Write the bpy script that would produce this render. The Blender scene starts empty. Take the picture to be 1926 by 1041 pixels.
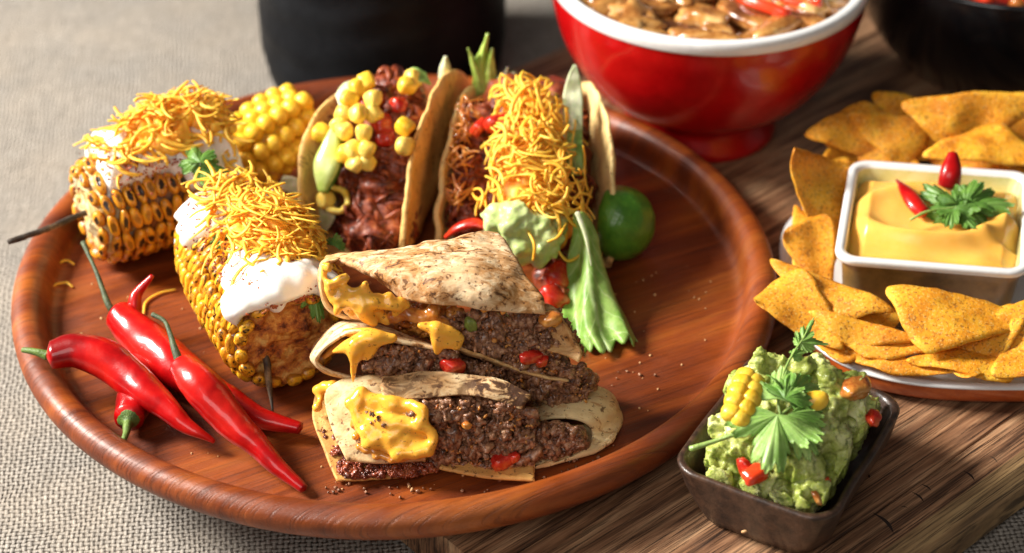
import bpy, bmesh, math, random
import numpy as np
from mathutils import Vector, Matrix, noise as mnoise
# 1 Blender unit = 1 cm
S = bpy.context.scene
S.unit_settings.system = 'METRIC'; S.unit_settings.scale_length = 0.01
rnd = random.Random(7)
R = math.radians
# ------------------------------------------------------------------ camera
CAM = np.array([5.157, -69.851, 54.131]); PITCH = 0.62455; FPX = 3600.0; PW, PH = 1926, 1041
cd = bpy.data.cameras.new('camera'); cam = bpy.data.objects.new('camera', cd); S.collection.objects.link(cam)
cam.location = CAM; cam.rotation_euler = (math.pi/2-PITCH, 0, 0)
cd.sensor_width = 36; cd.lens = 36*FPX/PW; cd.clip_start = 1; cd.clip_end = 2000
cd.dof.use_dof = True; cd.dof.focus_distance = 76.6; cd.dof.aperture_fstop = 0.066
S.camera = cam
# ------------------------------------------------------------------ light
w = bpy.data.worlds.new("World"); S.world = w; w.use_nodes = True
bg = w.node_tree.nodes['Background']; bg.inputs[0].default_value = (1.0, 0.95, 0.9, 1); bg.inputs[1].default_value = 0.09
def area(name, loc, target, sx, sy, power, col):
    l = bpy.data.lights.new(name, 'AREA'); l.shape = 'RECTANGLE'; l.size = sx; l.size_y = sy
    l.energy = power; l.color = col
    o = bpy.data.objects.new(name, l); S.collection.objects.link(o); o.location = loc
    o.rotation_euler = (Vector(target)-Vector(loc)).to_track_quat('-Z', 'Y').to_euler()
    return o
area('window_light', (-122, 14, 98), (4, 0, 4), 40, 54, 770000, (1.0, 0.95, 0.87))
area('fill_light', (-30, -105, 95), (4, 0, 4), 70, 55, 52000, (1.0, 0.95, 0.9))
S.view_settings.view_transform = 'Standard'; S.view_settings.look = 'None'
S.view_settings.exposure = 0.0; S.view_settings.gamma = 1.0
# ------------------------------------------------------------------ geometry helpers
_fw = np.array([0, math.cos(PITCH), -math.sin(PITCH)]); _up = np.array([0, math.sin(PITCH), math.cos(PITCH)])
def ray(px, py): return _fw + np.array([1., 0, 0])*(px-PW/2)/FPX - _up*(py-PH/2)/FPX
def Z(px, py, z):            # point of the horizontal plane z seen at a photograph position
    d = ray(px, py); return CAM + d*((z-CAM[2])/d[2])
def Y(px, py, y):            # point of the upright plane y
    d = ray(px, py); return CAM + d*((y-CAM[1])/d[1])
ORG = {}
def link(o, parent):
    S.collection.objects.link(o)
    if parent is not None: o.parent = parent
def tag(o, label, cat, group=None, kind=None):
    if label: o['label'] = label
    if cat: o['category'] = cat
    if group: o['group'] = group
    if kind: o['kind'] = kind
    return o
def thing(name, label, cat, loc, group=None):
    o = bpy.data.objects.new(name, None); o.empty_display_size = 1; link(o, None)
    o.location = loc; ORG[o.name] = np.array(loc, float); return tag(o, label, cat, group)
def origin(parent):
    p = np.zeros(3)
    while parent is not None:
        p = p + np.array(parent.location); parent = parent.parent
    return p
def mesh(name, V, F, m=None, smooth=True, uv=None):
    me = bpy.data.meshes.new(name); me.from_pydata([tuple(map(float, v)) for v in V], [], F)
    if smooth: me.polygons.foreach_set('use_smooth', [True]*len(me.polygons))
    if uv is not None:
        l = me.uv_layers.new(name='UVMap'); idx = np.zeros(len(me.loops), int); me.loops.foreach_get('vertex_index', idx)
        l.data.foreach_set('uv', np.asarray(uv)[idx].astype(float).ravel())
    if m: me.materials.append(m)
    me.update(); return me
def part(name, V, F, m, parent=None, smooth=True, base=None, uv=None):
    """world-space verts -> object whose origin is 'base' (default: centre of its own bounds), parented"""
    V = np.asarray(V, float)
    b = np.array(base, float) if base is not None else (V.min(0)+V.max(0))/2
    o = bpy.data.objects.new(name, mesh(name, V-b, F, m, smooth, uv)); link(o, parent)
    o.location = b-origin(parent); return o
def inst(name, me, parent, loc, rot=None, sc=(1, 1, 1)):
    """rot: 3x3 world matrix"""
    o = bpy.data.objects.new(name, me); link(o, parent)
    M = Matrix.Identity(4)
    if rot is not None: M = Matrix(np.asarray(rot).tolist()).to_4x4()
    q = M.to_quaternion()
    o.rotation_mode = 'QUATERNION'; o.rotation_quaternion = q
    o.location = np.array(loc)-origin(parent); o.scale = sc; return o
def nrm(v): v = np.asarray(v, float); return v/max(np.linalg.norm(v), 1e-9)
def frame(n, up=(0, 0, 1)):
    n = nrm(n); x = np.cross(up, n)
    if np.linalg.norm(x) < 1e-3: x = np.cross((0, 1, 0), n)
    x = nrm(x); y = np.cross(n, x); return np.stack([x, y, n], 1)
def rotz(a): return np.array([[math.cos(a), -math.sin(a), 0], [math.sin(a), math.cos(a), 0], [0, 0, 1.]])
def rotx(a): return np.array([[1., 0, 0], [0, math.cos(a), -math.sin(a)], [0, math.sin(a), math.cos(a)]])
def rnd_rot():
    v = nrm([rnd.gauss(0, 1) for _ in range(3)]); return frame(v) @ rotz(rnd.uniform(0, 6.28))
def crs(P, n):               # Catmull-Rom resample, n points by chord length
    P = np.asarray(P, float)
    if len(P) == 2: return P[0]+(P[1]-P[0])*np.linspace(0, 1, n)[:, None]
    E_ = np.vstack([2*P[0]-P[1], P, 2*P[-1]-P[-2]])
    L = np.r_[0, np.cumsum(np.linalg.norm(np.diff(P, axis=0), axis=1)+1e-9)]
    t = np.linspace(0, L[-1], n); out = []
    for q in t:
        i = min(max(np.searchsorted(L, q, side='right')-1, 0), len(P)-2); u = (q-L[i])/(L[i+1]-L[i])
        p0, p1, p2, p3 = E_[i:i+4]
        out.append(.5*((2*p1)+(-p0+p2)*u+(2*p0-5*p1+4*p2-p3)*u*u+(-p0+3*p1-3*p2+p3)*u**3))
    return np.array(out)
def crs1(v, n): return crs(np.c_[np.linspace(0, 1, len(v)), v], n)[:, 1] if len(v) > 1 else np.full(n, v[0])
def grid_faces(nu, nv, closed_v=False, off=0):
    F = []
    for i in range(nu-1):
        for j in range(nv if closed_v else nv-1):
            k = (j+1) % nv; F.append((off+i*nv+j, off+i*nv+k, off+(i+1)*nv+k, off+(i+1)*nv+j))
    return F
def ns(p, s=1., seed=0): return mnoise.noise(Vector((p[0]*s+seed*7.3, p[1]*s-seed*3.1, p[2]*s+seed*1.7)))
def nvec(P, s, seed=0): return np.array([[ns(p, s, seed), ns(p, s, seed+11), ns(p, s, seed+23)] for p in P])
def loft(rows, nu, nv):
    A = np.array([crs(r, nv) for r in rows]); G = np.array([crs(A[:, j], nu) if len(A) > 1 else A[:, j] for j in range(nv)]).transpose(1, 0, 2)
    return G
def grid_normals(G):
    du = np.gradient(G, axis=0); dv = np.gradient(G, axis=1); n = np.cross(du, dv)
    return n/np.maximum(np.linalg.norm(n, axis=2, keepdims=True), 1e-9)
def shell(G, th, wob=0, seed=0, flip=False, edge_round=True):
    """closed sheet of thickness th about grid G; returns V,F,UV"""
    nu, nv = G.shape[:2]; N = grid_normals(G)*(-1 if flip else 1)
    if wob:
        G = G + N*np.array([ns(p, .8, seed)*wob + ns(p, 2.5, seed+5)*wob*.35 for p in G.reshape(-1, 3)]).reshape(nu, nv, 1)
    T = np.full((nu, nv, 1), th/2)
    if edge_round: T[0] *= .45; T[-1] *= .45; T[:, 0] *= .45; T[:, -1] *= .45
    V = np.vstack([(G+N*T).reshape(-1, 3), (G-N*T).reshape(-1, 3)]); n = nu*nv
    F = grid_faces(nu, nv); F2 = [tuple(reversed([a+n for a in f])) for f in F]
    b = [i*nv for i in range(nu)] + [(nu-1)*nv+j for j in range(1, nv)] + [i*nv+nv-1 for i in range(nu-2, -1, -1)] + [j for j in range(nv-2, 0, -1)]
    FS = [(b[i], b[i]+n, b[(i+1) % len(b)]+n, b[(i+1) % len(b)]) for i in range(len(b))]
    FS = [tuple(reversed(f)) for f in FS]
    uu, vv = np.meshgrid(np.linspace(0, 1, nu), np.linspace(0, 1, nv), indexing='ij')
    uv = np.stack([uu, vv], 2).reshape(-1, 2)
    return V, F+F2+FS, np.vstack([uv, uv])
def tube(P, rad, ns_=10, flat=1.0, n=None, twist=0):
    """closed tube through P with radii"""
    P = np.asarray(P, float); n = n or len(P)*5
    C = crs(P, n); r = np.asarray(rad, float)
    r = np.interp(np.linspace(0, 1, n), np.linspace(0, 1, len(r)), r) if len(r) < 4 else np.maximum(crs1(r, n), .004)
    T = np.gradient(C, axis=0); T /= np.linalg.norm(T, axis=1)[:, None]
    x = np.cross(T[0], (0, 0, 1)) if abs(T[0][2]) < .9 else np.cross(T[0], (1, 0, 0)); x = nrm(x); V = []
    for i in range(n):
        x = nrm(x-T[i]*(x@T[i])); y = np.cross(T[i], x)
        for k in range(ns_):
            a = 2*math.pi*k/ns_+twist*i/n; V.append(C[i]+r[i]*(math.cos(a)*x+math.sin(a)*y*flat))
    F = [tuple(reversed(f)) for f in grid_faces(n, ns_, True)]; m = len(V)
    V += [C[0]-T[0]*r[0]*.4, C[-1]+T[-1]*r[-1]*.4]
    for k in range(ns_): F.append((m, k, (k+1) % ns_)); F.append((m+1, (n-1)*ns_+(k+1) % ns_, (n-1)*ns_+k))
    return np.array(V), F
def lathe(prof, n=96, c=(0, 0, 0), wob=None):
    V = []
    for i, (r, z) in enumerate(prof):
        for k in range(n):
            a = 2*math.pi*k/n; rr = r*(1+(wob(a, z) if wob else 0)); V.append((c[0]+rr*math.cos(a), c[1]+rr*math.sin(a), c[2]+z))
    F = grid_faces(len(prof), n, True)
    return np.array(V), F
def join(*parts):
    V = []; F = []; o = 0
    for v, f in parts:
        V.append(np.asarray(v, float)); F += [tuple(a+o for a in q) for q in f]; o += len(v)
    return np.vstack(V), F
_ico = {}
def ico(sub):
    if sub not in _ico:
        bm = bmesh.new(); bmesh.ops.create_icosphere(bm, subdivisions=sub, radius=1)
        _ico[sub] = (np.array([v.co[:] for v in bm.verts]), [tuple(v.index for v in f.verts) for f in bm.faces]); bm.free()
    return _ico[sub]
def ball(c, r, sub=2, rough=0, seed=0, rot=None, sc=(1, 1, 1)):
    V, F = ico(sub); V = V*np.array(sc)
    if rough: V = V*(1+rough*np.array([ns(v, 1.6, seed) for v in V]))[:, None]
    if rot is not None: V = V@np.asarray(rot).T
    return V*r+np.asarray(c), F
def chunk(c, s, seed=0, rot=None, box=3.2, rough=.22):
    """angular diced piece: boxy superellipsoid, dented and sheared"""
    V, F = ico(3); V = V.copy(); q = (np.abs(V)**box).sum(1)**(1/box); V = V/q[:, None]
    V = V*(1+rough*np.array([ns(v, 1.3, seed) for v in V]))[:, None]*(1+.08*np.array([ns(v, 4., seed) for v in V]))[:, None]
    V[:, 0] += V[:, 1]*.25*math.sin(seed); V[:, 2] += V[:, 0]*.2*math.cos(seed*1.7)
    V = V*np.array(s)
    if rot is not None: V = V@np.asarray(rot).T
    return V+np.asarray(c), F
def remesh(V, F, voxel, smooth=4, disp=()):
    """voxel-remesh + smooth + noise displacement; world-space result"""
    me = mesh('tmp', V, F); o = bpy.data.objects.new('tmp', me); S.collection.objects.link(o)
    m = o.modifiers.new('r', 'REMESH'); m.mode = 'VOXEL'; m.voxel_size = voxel
    if smooth: s = o.modifiers.new('s', 'SMOOTH'); s.iterations = smooth; s.factor = .5
    dg = bpy.context.evaluated_depsgraph_get(); ev = o.evaluated_get(dg); em = ev.to_mesh()
    n = len(em.vertices); P = np.zeros(n*3); em.vertices.foreach_get('co', P); P = P.reshape(-1, 3)
    N = np.zeros(n*3); em.vertices.foreach_get('normal', N); N = N.reshape(-1, 3)
    FF = [tuple(p.vertices) for p in em.polygons]; ev.to_mesh_clear()
    bpy.data.objects.remove(o); bpy.data.meshes.remove(me)
    for sc, amp, kind in disp:
        if kind == 'n': d = np.array([ns(p, sc, 3) for p in P])*amp
        elif kind == 'c': d = np.full(len(P), amp)
        elif kind == 'r': d = np.array([abs(ns(p, sc, 9)) for p in P])*amp
        else: d = np.array([.5-mnoise.voronoi(Vector(p)*sc)[0][0] for p in P])*amp
        P = P+N*d[:, None]
    return P, FF
def blob(items, voxel=.12, smooth=4, disp=()):
    """items: (centre, r) or (list of points, list of radii)"""
    L = []
    for c, r in items:
        if np.ndim(c) == 1: L.append(ball(c, r, 2))
        else:
            C = crs(np.array(c), len(c)*5); rr = np.interp(np.linspace(0, 1, len(C)), np.linspace(0, 1, len(r)), r)
            for p, q in zip(C, rr): L.append(ball(p, q, 2))
    return remesh(*join(*L), voxel, smooth, disp)
def inpoly(x, y, P):
    c = False; j = len(P)-1
    for i in range(len(P)):
        if (P[i][1] > y) != (P[j][1] > y) and x < (P[j][0]-P[i][0])*(y-P[i][1])/(P[j][1]-P[i][1])+P[i][0]: c = not c
        j = i
    return c
def scatter_poly(P, n):
    xs = [p[0] for p in P]; ys = [p[1] for p in P]; out = []
    while len(out) < n:
        x = rnd.uniform(min(xs), max(xs)); y = rnd.uniform(min(ys), max(ys))
        if inpoly(x, y, P): out.append((x, y))
    return out
# ------------------------------------------------------------------ node helpers
class NT:
    def __init__(s, name):
        s.m = bpy.data.materials.new(name); s.m.use_nodes = True; s.t = s.m.node_tree; s.b = s.t.nodes['Principled BSDF']
        s.co = s.n('ShaderNodeTexCoord'); s.oi = s.n('ShaderNodeObjectInfo')
    def n(s, k, **kw):
        x = s.t.nodes.new(k)
        for a, b in kw.items(): setattr(x, a, b)
        return x
    def L(s, a, b): s.t.links.new(a, b)
    def put(s, sock, v):
        if v is None: return
        if isinstance(v, bpy.types.NodeSocket): s.L(v, sock)
        else: sock.default_value = v if not (isinstance(v, tuple) and len(v) == 3 and len(getattr(sock, 'default_value', (0, 0, 0))) == 4) else v+(1,)
    def set(s, **kw):
        for k, v in kw.items(): s.put(s.b.inputs[k.replace('_', ' ')], v)
        return s
    def vec(s, scale=(1, 1, 1), rot=(0, 0, 0), rand=False, src='Object'):
        m = s.n('ShaderNodeMapping'); v = s.co.outputs[src]
        if rand:
            a = s.n('ShaderNodeVectorMath', operation='SCALE'); c = s.n('ShaderNodeCombineXYZ')
            for i, k in enumerate((1, 1.7, 2.9)):
                q = s.math('MULTIPLY', s.oi.outputs['Random'], 37.*k); s.L(q, c.inputs[i])
            ad = s.n('ShaderNodeVectorMath', operation='ADD'); s.L(v, ad.inputs[0]); s.L(c.outputs[0], ad.inputs[1]); v = ad.outputs[0]
        s.L(v, m.inputs['Vector']); m.inputs['Scale'].default_value = scale; m.inputs['Rotation'].default_value = rot
        return m.outputs[0]
    def noise(s, sc, det=4, ro=.55, v=None, dist=0, out='Fac'):
        x = s.n('ShaderNodeTexNoise'); x.inputs['Scale'].default_value = sc; x.inputs['Detail'].default_value = det
        x.inputs['Roughness'].default_value = ro; x.inputs['Distortion'].default_value = dist
        s.L(v if v is not None else s.vec(), x.inputs['Vector']); return x.outputs[out]
    def vor(s, sc, v=None, feat='F1', out='Distance', rand=1):
        x = s.n('ShaderNodeTexVoronoi', feature=feat); x.inputs['Scale'].default_value = sc; x.inputs['Randomness'].default_value = rand
        s.L(v if v is not None else s.vec(), x.inputs['Vector']); return x.outputs[out]
    def math(s, op, a, b=None, clamp=False):
        x = s.n('ShaderNodeMath', operation=op); x.use_clamp = clamp; s.put(x.inputs[0], a)
        if b is not None: s.put(x.inputs[1], b)
        return x.outputs[0]
    def ramp(s, f, st, interp='LINEAR'):
        x = s.n('ShaderNodeValToRGB'); x.color_ramp.interpolation = interp; e = x.color_ramp.elements
        while len(e) < len(st): e.new(.5)
        for q, (p, c) in zip(e, st):
            q.position = p; c = (c, c, c) if not isinstance(c, tuple) else c; q.color = c+(1,)
        s.L(f, x.inputs[0]); return x.outputs[0]
    def mix(s, f, a, b, mode='MIX'):
        x = s.n('ShaderNodeMix', data_type='RGBA', blend_type=mode); s.put(x.inputs[0], f); s.put(x.inputs[6], a); s.put(x.inputs[7], b); return x.outputs[2]
    def bump(s, h, st=.5, d=.1, nrm=None):
        x = s.n('ShaderNodeBump'); x.inputs['Strength'].default_value = st; x.inputs['Distance'].default_value = d
        s.L(h, x.inputs['Height'])
        if nrm is not None: s.L(nrm, x.inputs['Normal'])
        s.L(x.outputs[0], s.b.inputs['Normal']); return x.outputs[0]
    def sss(s, wgt, rad, scale):
        s.set(Subsurface_Weight=wgt, Subsurface_Scale=scale); s.b.inputs['Subsurface Radius'].default_value = rad; return s
    def speck(s, sc, lo, hi, v=None, seed=0):
        """mask of small irregular spots"""
        return s.ramp(s.noise(sc, 3, .6, v), [(lo, 0.), (hi, 1.)])
# ------------------------------------------------------------------ materials
def M_burlap():
    t = NT('burlap'); warp = t.noise(.35, 2, .5, out='Color'); v0 = t.vec(rot=(0, 0, R(-7)))
    a = t.n('ShaderNodeVectorMath', operation='MULTIPLY_ADD'); t.L(warp, a.inputs[0]); a.inputs[1].default_value = (.5, .5, 0); t.L(v0, a.inputs[2])
    w2 = t.noise(1.6, 3, .6, out='Color'); a2 = t.n('ShaderNodeVectorMath', operation='MULTIPLY_ADD'); t.L(w2, a2.inputs[0]); a2.inputs[1].default_value = (.20, .20, 0); t.L(a.outputs[0], a2.inputs[2])
    sp = t.n('ShaderNodeSeparateXYZ'); t.L(a2.outputs[0], sp.inputs[0]); p = .235
    u = t.math('DIVIDE', sp.outputs[0], p*.95); q = t.math('DIVIDE', sp.outputs[1], p)
    def prof(x):
        return t.math('ABSOLUTE', t.math('SINE', t.math('MULTIPLY', x, math.pi)))
    A, B = prof(u), prof(q)
    sg = t.math('MULTIPLY', t.math('SINE', t.math('MULTIPLY', t.math('ADD', t.math('FLOOR', u), .5), math.pi)), t.math('SINE', t.math('MULTIPLY', t.math('ADD', t.math('FLOOR', q), .5), math.pi)))
    f = t.math('MULTIPLY_ADD', sg, .5); t.t.nodes[-1].inputs[2].default_value = .5
    mx = t.n('ShaderNodeMix'); t.L(f, mx.inputs[0]); t.L(A, mx.inputs[2]); t.L(B, mx.inputs[3])
    hh = t.math('ADD', t.math('MULTIPLY', mx.outputs[0], .6), t.math('MULTIPLY', t.math('MAXIMUM', A, B), .4))
    fib = t.noise(9, 5, .7, t.vec(scale=(1, 1, 1)), .5)
    th = t.noise(1.2, 3, .6, t.vec(scale=(6, .5, 1), rot=(0, 0, R(-7)))); th2 = t.noise(1.2, 3, .6, t.vec(scale=(.5, 6, 1), rot=(0, 0, R(-7))))
    col = t.ramp(hh, [(.30, (.045, .037, .030)), (.52, (.24, .212, .183)), (.92, (.41, .378, .338))])
    col = t.mix(t.ramp(t.noise(.22, 5, .6), [(.35, .0), (.7, .55)]), col, (.40, .34, .275), 'MIX')
    tt = t.math('MULTIPLY', t.ramp(th, [(.3, .78), (.7, 1.12)]), t.ramp(th2, [(.3, .8), (.7, 1.1)]))
    col = t.mix(1., col, t.mix(1., t.ramp(fib, [(.2, .8), (.8, 1.15)]), tt, 'MULTIPLY'), 'MULTIPLY')
    t.set(Base_Color=col, Roughness=.95, Specular_IOR_Level=.15); t.bump(t.math('ADD', hh, t.math('MULTIPLY', fib, .5)), .9, .09); return t.m
def M_wood(name, cols, ang, scl=1., ring=.5, rough=.5, coat=0., dark=.5, fine=.5):
    """plain wood: streaks along direction ang (object space)"""
    t = NT(name); v = t.vec(rot=(0, 0, -ang))
    def st(sx, sy, sc, det=5, dist=.6, ro=.6): return t.noise(sc, det, ro, t.vec2(v, (sx, sy, sx*4)), dist)
    def vec2(vv, s):
        m = t.n('ShaderNodeMapping'); t.L(vv, m.inputs[0]); m.inputs['Scale'].default_value = s; return m.outputs[0]
    t.vec2 = vec2
    big = st(.06*scl, .55*scl, 1.); mid = st(.12*scl, 1.8*scl, 1.); fin = st(.16*scl, 11*scl, 1., 5, .15, .7); por = st(.30*scl, 17*scl, 1., 3, .1, .6)
    f = t.math('ADD', t.math('MULTIPLY', big, ring), t.math('MULTIPLY', mid, 1-ring))
    col = t.ramp(f, [(.36, cols[0]), (.46, cols[1]), (.54, cols[2]), (.64, cols[3])])
    col = t.mix(1., col, t.ramp(fin, [(.36, 1-fine), (.52, 1.), (.66, 1.15)]), 'MULTIPLY')
    pm = t.ramp(por, [(.56, 0.), (.63, 1.)]); col = t.mix(t.math('MULTIPLY', pm, dark), col, tuple(c*.18 for c in cols[0]))
    h = t.math('ADD', t.math('SUBTRACT', t.math('MULTIPLY', fin, .9), t.math('MULTIPLY', pm, .7)), t.math('MULTIPLY', t.noise(9, 4, .7), .45))
    sm = t.noise(.6, 4, .6)
    t.set(Base_Color=col, Roughness=t.ramp(sm, [(.3, rough-.1), (.7, rough+.14)]), Coat_Weight=coat, Coat_Roughness=.22); t.bump(h, .55, .035); return t, col
def M_simple(name, col, rough=.4, **kw):
    t = NT(name); t.set(Base_Color=col, Roughness=rough, **kw); return t.m
def M_chili():
    t = NT('chili_red'); c = t.ramp(t.noise(.45, 4, .6, t.vec(rand=True)), [(.35, (.22, .001, .002)), (.5, (.42, .002, .003)), (.62, (.55, .010, .006))])
    
    t.set(Base_Color=c, Roughness=.32, Specular_IOR_Level=.3, Coat_Weight=.42, Coat_Roughness=.07)
    t.bump(t.math('ADD', t.noise(.7, 2, .5), t.math('MULTIPLY', t.noise(2.6, 5, .65), .45)), .30, .14); return t.m
def M_green(name, a, b, rough=.5, sc=3., tr=0.):
    t = NT(name); c = t.ramp(t.noise(sc, 4, .6, t.vec(rand=True)), [(.3, a), (.7, b)]); t.set(Base_Color=c, Roughness=rough)
    if tr: t.sss(tr, (.4, 1, .2), .25)
    t.bump(t.math('ADD', t.noise(sc*4, 3), t.vor(sc*5)), .4, .04); return t.m
def M_leaf(name, a, b, vein, rough=.35, translucent=.25, vsc=5.):
    """leaf: UV u runs stem to tip, v across; side veins"""
    t = NT(name); c = t.ramp(t.noise(1.3, 4, .6, t.vec(rand=True)), [(.3, a), (.7, b)])
    uv = t.n('ShaderNodeSeparateXYZ'); t.L(t.co.outputs['UV'], uv.inputs[0])
    d = t.math('ABSOLUTE', t.math('SUBTRACT', uv.outputs[1], .5)); k = t.math('SUBTRACT', uv.outputs[0], t.math('MULTIPLY', d, .9))
    k = t.math('ADD', k, t.math('MULTIPLY', t.noise(2., 3), .06))
    s_ = t.math('ABSOLUTE', t.math('SUBTRACT', t.math('FRACT', t.math('MULTIPLY', k, vsc)), .5)); vm = t.ramp(s_, [(0., 1.), (.07, 0.)]); mid = t.ramp(d, [(.012, 1.), (.05, 0.)])
    vm = t.math('MAXIMUM', vm, mid)
    c = t.mix(t.math('MULTIPLY', vm, .38), c, vein)
    t.set(Base_Color=c, Roughness=rough, Specular_IOR_Level=.4).sss(translucent, (.5, 1, .2), .2)
    t.bump(t.math('ADD', t.noise(4, 3), t.math('MULTIPLY', vm, -.4)), .5, .04); return t.m
def M_kernel(name, char, lo=(.72, .33, .015), hi=(.90, .52, .03)):
    t = NT(name); v = t.vec(rand=True); c = t.ramp(t.noise(1.5, 3, .5, v), [(.3, lo), (.7, hi)])
    if char:
        sp = t.n('ShaderNodeSeparateXYZ'); t.L(t.co.outputs['Object'], sp.inputs[0])
        r2 = t.math('SQRT', t.math('ADD', t.math('POWER', sp.outputs[0], 2.), t.math('POWER', sp.outputs[1], 2.)))
        nz = t.math('ADD', r2, t.math('MULTIPLY', t.math('SUBTRACT', t.noise(5, 3, .6, v), .5), .42))
        dent = t.ramp(nz, [(.12*char, 1.), (.12*char+.06, 0.)]) if char > 1 else t.ramp(t.noise(3.2, 4, .65, v), [(.54, 0.), (.60, 1.)])
        zz = t.ramp(sp.outputs[2], [(.12, 0.), (.3, 1.)])
        pick = t.ramp(t.oi.outputs['Random'], [(.0, .15), (.35, 1.)])
        c = t.mix(t.math('MULTIPLY', t.ramp(t.noise(2.2, 3, .6, v), [(.42, 0.), (.66, .85)]), pick), c, (.30, .10, .012))
        c = t.mix(t.math('MULTIPLY', t.math('MULTIPLY', dent, zz), pick), c, (.025, .010, .005))
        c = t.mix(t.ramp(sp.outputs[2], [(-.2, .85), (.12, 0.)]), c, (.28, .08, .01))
    t.set(Base_Color=c, Roughness=.3, Specular_IOR_Level=.45).sss(.3, (1, .55, .1), .25); t.bump(t.noise(3, 4, .6, v), .5, .08); return t.m
def M_cob(name, st):
    t = NT(name); c = t.ramp(t.noise(1.6, 5, .65), st)
    t.set(Base_Color=c, Roughness=.45).sss(.2, (1, .6, .3), .3); t.bump(t.noise(3.5, 5, .7), .9, .25); return t.m
def M_cream():
    t = NT('sour_cream'); t.set(Base_Color=(.87, .85, .80), Roughness=.3, Specular_IOR_Level=.4).sss(.5, (1, .85, .7), .5); t.bump(t.noise(1.1, 3, .5), .3, .25); return t.m
def M_cheese(name, a, b, rough=.4, speck=0., sss=.35, bumpsc=2., bst=.3):
    t = NT(name); v = t.vec(rand=True); c = t.ramp(t.noise(.8, 3, .6, v), [(.35, a), (.7, b)])
    if speck: c = t.mix(t.ramp(t.noise(4.2, 3, .7, v), [(speck, 0.), (speck+.03, .9)]), c, (.16, .045, .01))
    c = t.mix(t.math('MULTIPLY', t.oi.outputs['Random'], .35), c, b)
    t.set(Base_Color=c, Roughness=rough, Specular_IOR_Level=.45).sss(sss, (1, .5, .12), .25); t.bump(t.noise(bumpsc, 4, .5, v), bst, .1); return t.m
def M_tortilla(name='tortilla', amount=.5, char=.62, base=(.78, .63, .42), orange=.5, spk=.59):
    t = NT(name); v = t.vec(rand=True)
    c = t.ramp(t.noise(.9, 5, .6, v), [(.3, tuple(x*.86 for x in base)), (.7, tuple(min(1, x*1.06) for x in base))])
    c = t.mix(t.ramp(t.noise(.42, 4, .6, v, .8), [(orange, 0.), (orange+.2, .55)]), c, (.62, .27, .06))
    st = t.n('ShaderNodeMapping'); t.L(v, st.inputs[0]); st.inputs['Scale'].default_value = (1.0, 2.6, 1.2); st.inputs['Rotation'].default_value = (0, 0, R(25))
    toast = t.noise(1.15, 6, .70, st.outputs[0], .9)
    zone = t.ramp(t.noise(.38, 3, .5, v), [(.30, .15), (.50, 1.)])
    c = t.mix(t.math('MULTIPLY', t.ramp(toast, [(amount, 0.), (amount+.07, .65), (amount+.16, .95)]), zone), c, (.47, .20, .05))
    c = t.mix(t.math('MULTIPLY', t.ramp(toast, [(char, 0.), (char+.05, .95)]), zone), c, (.05, .018, .008))
    c = t.mix(t.ramp(t.noise(4.5, 3, .6, v), [(spk, 0.), (spk+.05, .85)]), c, (.12, .042, .014))
    t.set(Base_Color=c, Roughness=.55, Specular_IOR_Level=.35).sss(.15, (1, .7, .4), .2)
    t.bump(t.math('ADD', t.noise(1.6, 4, .6, v), t.math('MULTIPLY', toast, -.5)), .55, .12); return t.m
def M_crumb(name, cols, rough=.3, sc=5., coat=.4, bst=.8):
    t = NT(name); c = t.ramp(t.noise(sc*.35, 5, .7), [(.34, cols[0]), (.45, cols[1]), (.55, cols[2]), (.66, cols[3])])
    t.set(Base_Color=c, Roughness=t.ramp(t.noise(4), [(.35, rough-.12), (.7, rough+.22)]), Specular_IOR_Level=.5, Coat_Weight=coat, Coat_Roughness=.12); t.bump(t.noise(sc, 4, .65), bst, .07); return t.m
def M_chip():
    t = NT('corn_chip'); v = t.vec(rand=True)
    c = t.ramp(t.noise(.75, 5, .65, v), [(.34, (.62, .20, .010)), (.48, (.90, .37, .016)), (.62, (.96, .53, .04))])
    c = t.mix(t.math('MULTIPLY', t.oi.outputs['Random'], .4), c, (.72, .26, .018))
    c = t.mix(t.ramp(t.noise(7, 3, .6, v), [(.56, 0.), (.63, .75)]), c, (.30, .09, .012))
    c = t.mix(t.ramp(t.noise(11, 2, .6, t.vec(rand=True)), [(.58, 0.), (.65, .6)]), c, (.88, .62, .20))
    t.set(Base_Color=c, Roughness=.6, Specular_IOR_Level=.3).sss(.12, (1, .5, .1), .2); t.bump(t.noise(4.5, 5, .7, v), .8, .07); return t.m
def M_guac():
    t = NT('guacamole'); c = t.ramp(t.noise(.75, 5, .65), [(.30, (.16, .21, .03)), (.43, (.38, .44, .09)), (.54, (.55, .60, .18)), (.66, (.72, .74, .36))])
    c = t.mix(t.ramp(t.noise(2.6, 4, .7), [(.54, 0.), (.66, .75)]), c, (.10, .17, .02))
    t.set(Base_Color=c, Roughness=t.ramp(t.noise(2.5), [(.35, .14), (.7, .42)]), Specular_IOR_Level=.5).sss(.3, (.7, 1, .25), .3); t.bump(t.noise(3.2, 5, .65), .6, .13); return t.m
def M_ceramic(name, a, b, rough, sc=1.2, lo=.4, hi=.65, coat=.6, bst=.2):
    t = NT(name); c = t.ramp(t.noise(sc, 5, .65), [(lo, a), (hi, b)]); t.set(Base_Color=c, Roughness=rough, Coat_Weight=coat, Coat_Roughness=.08); t.bump(t.noise(2.5, 4, .6), bst, .06); return t.m
m_burlap = M_burlap()
_t, _c = M_wood('board_wood', [(.080, .033, .015), (.26, .125, .062), (.46, .25, .13), (.58, .36, .20)], R(41), 1., .45, .55, .0, .9, .75); m_board = _t.m
_t, _c = M_wood('pale_board_wood', [(.16, .085, .035), (.32, .19, .085), (.46, .29, .13), (.55, .37, .18)], R(41), 1., .5, .5, .1, .7, .5); m_board_pale = _t.m
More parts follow.
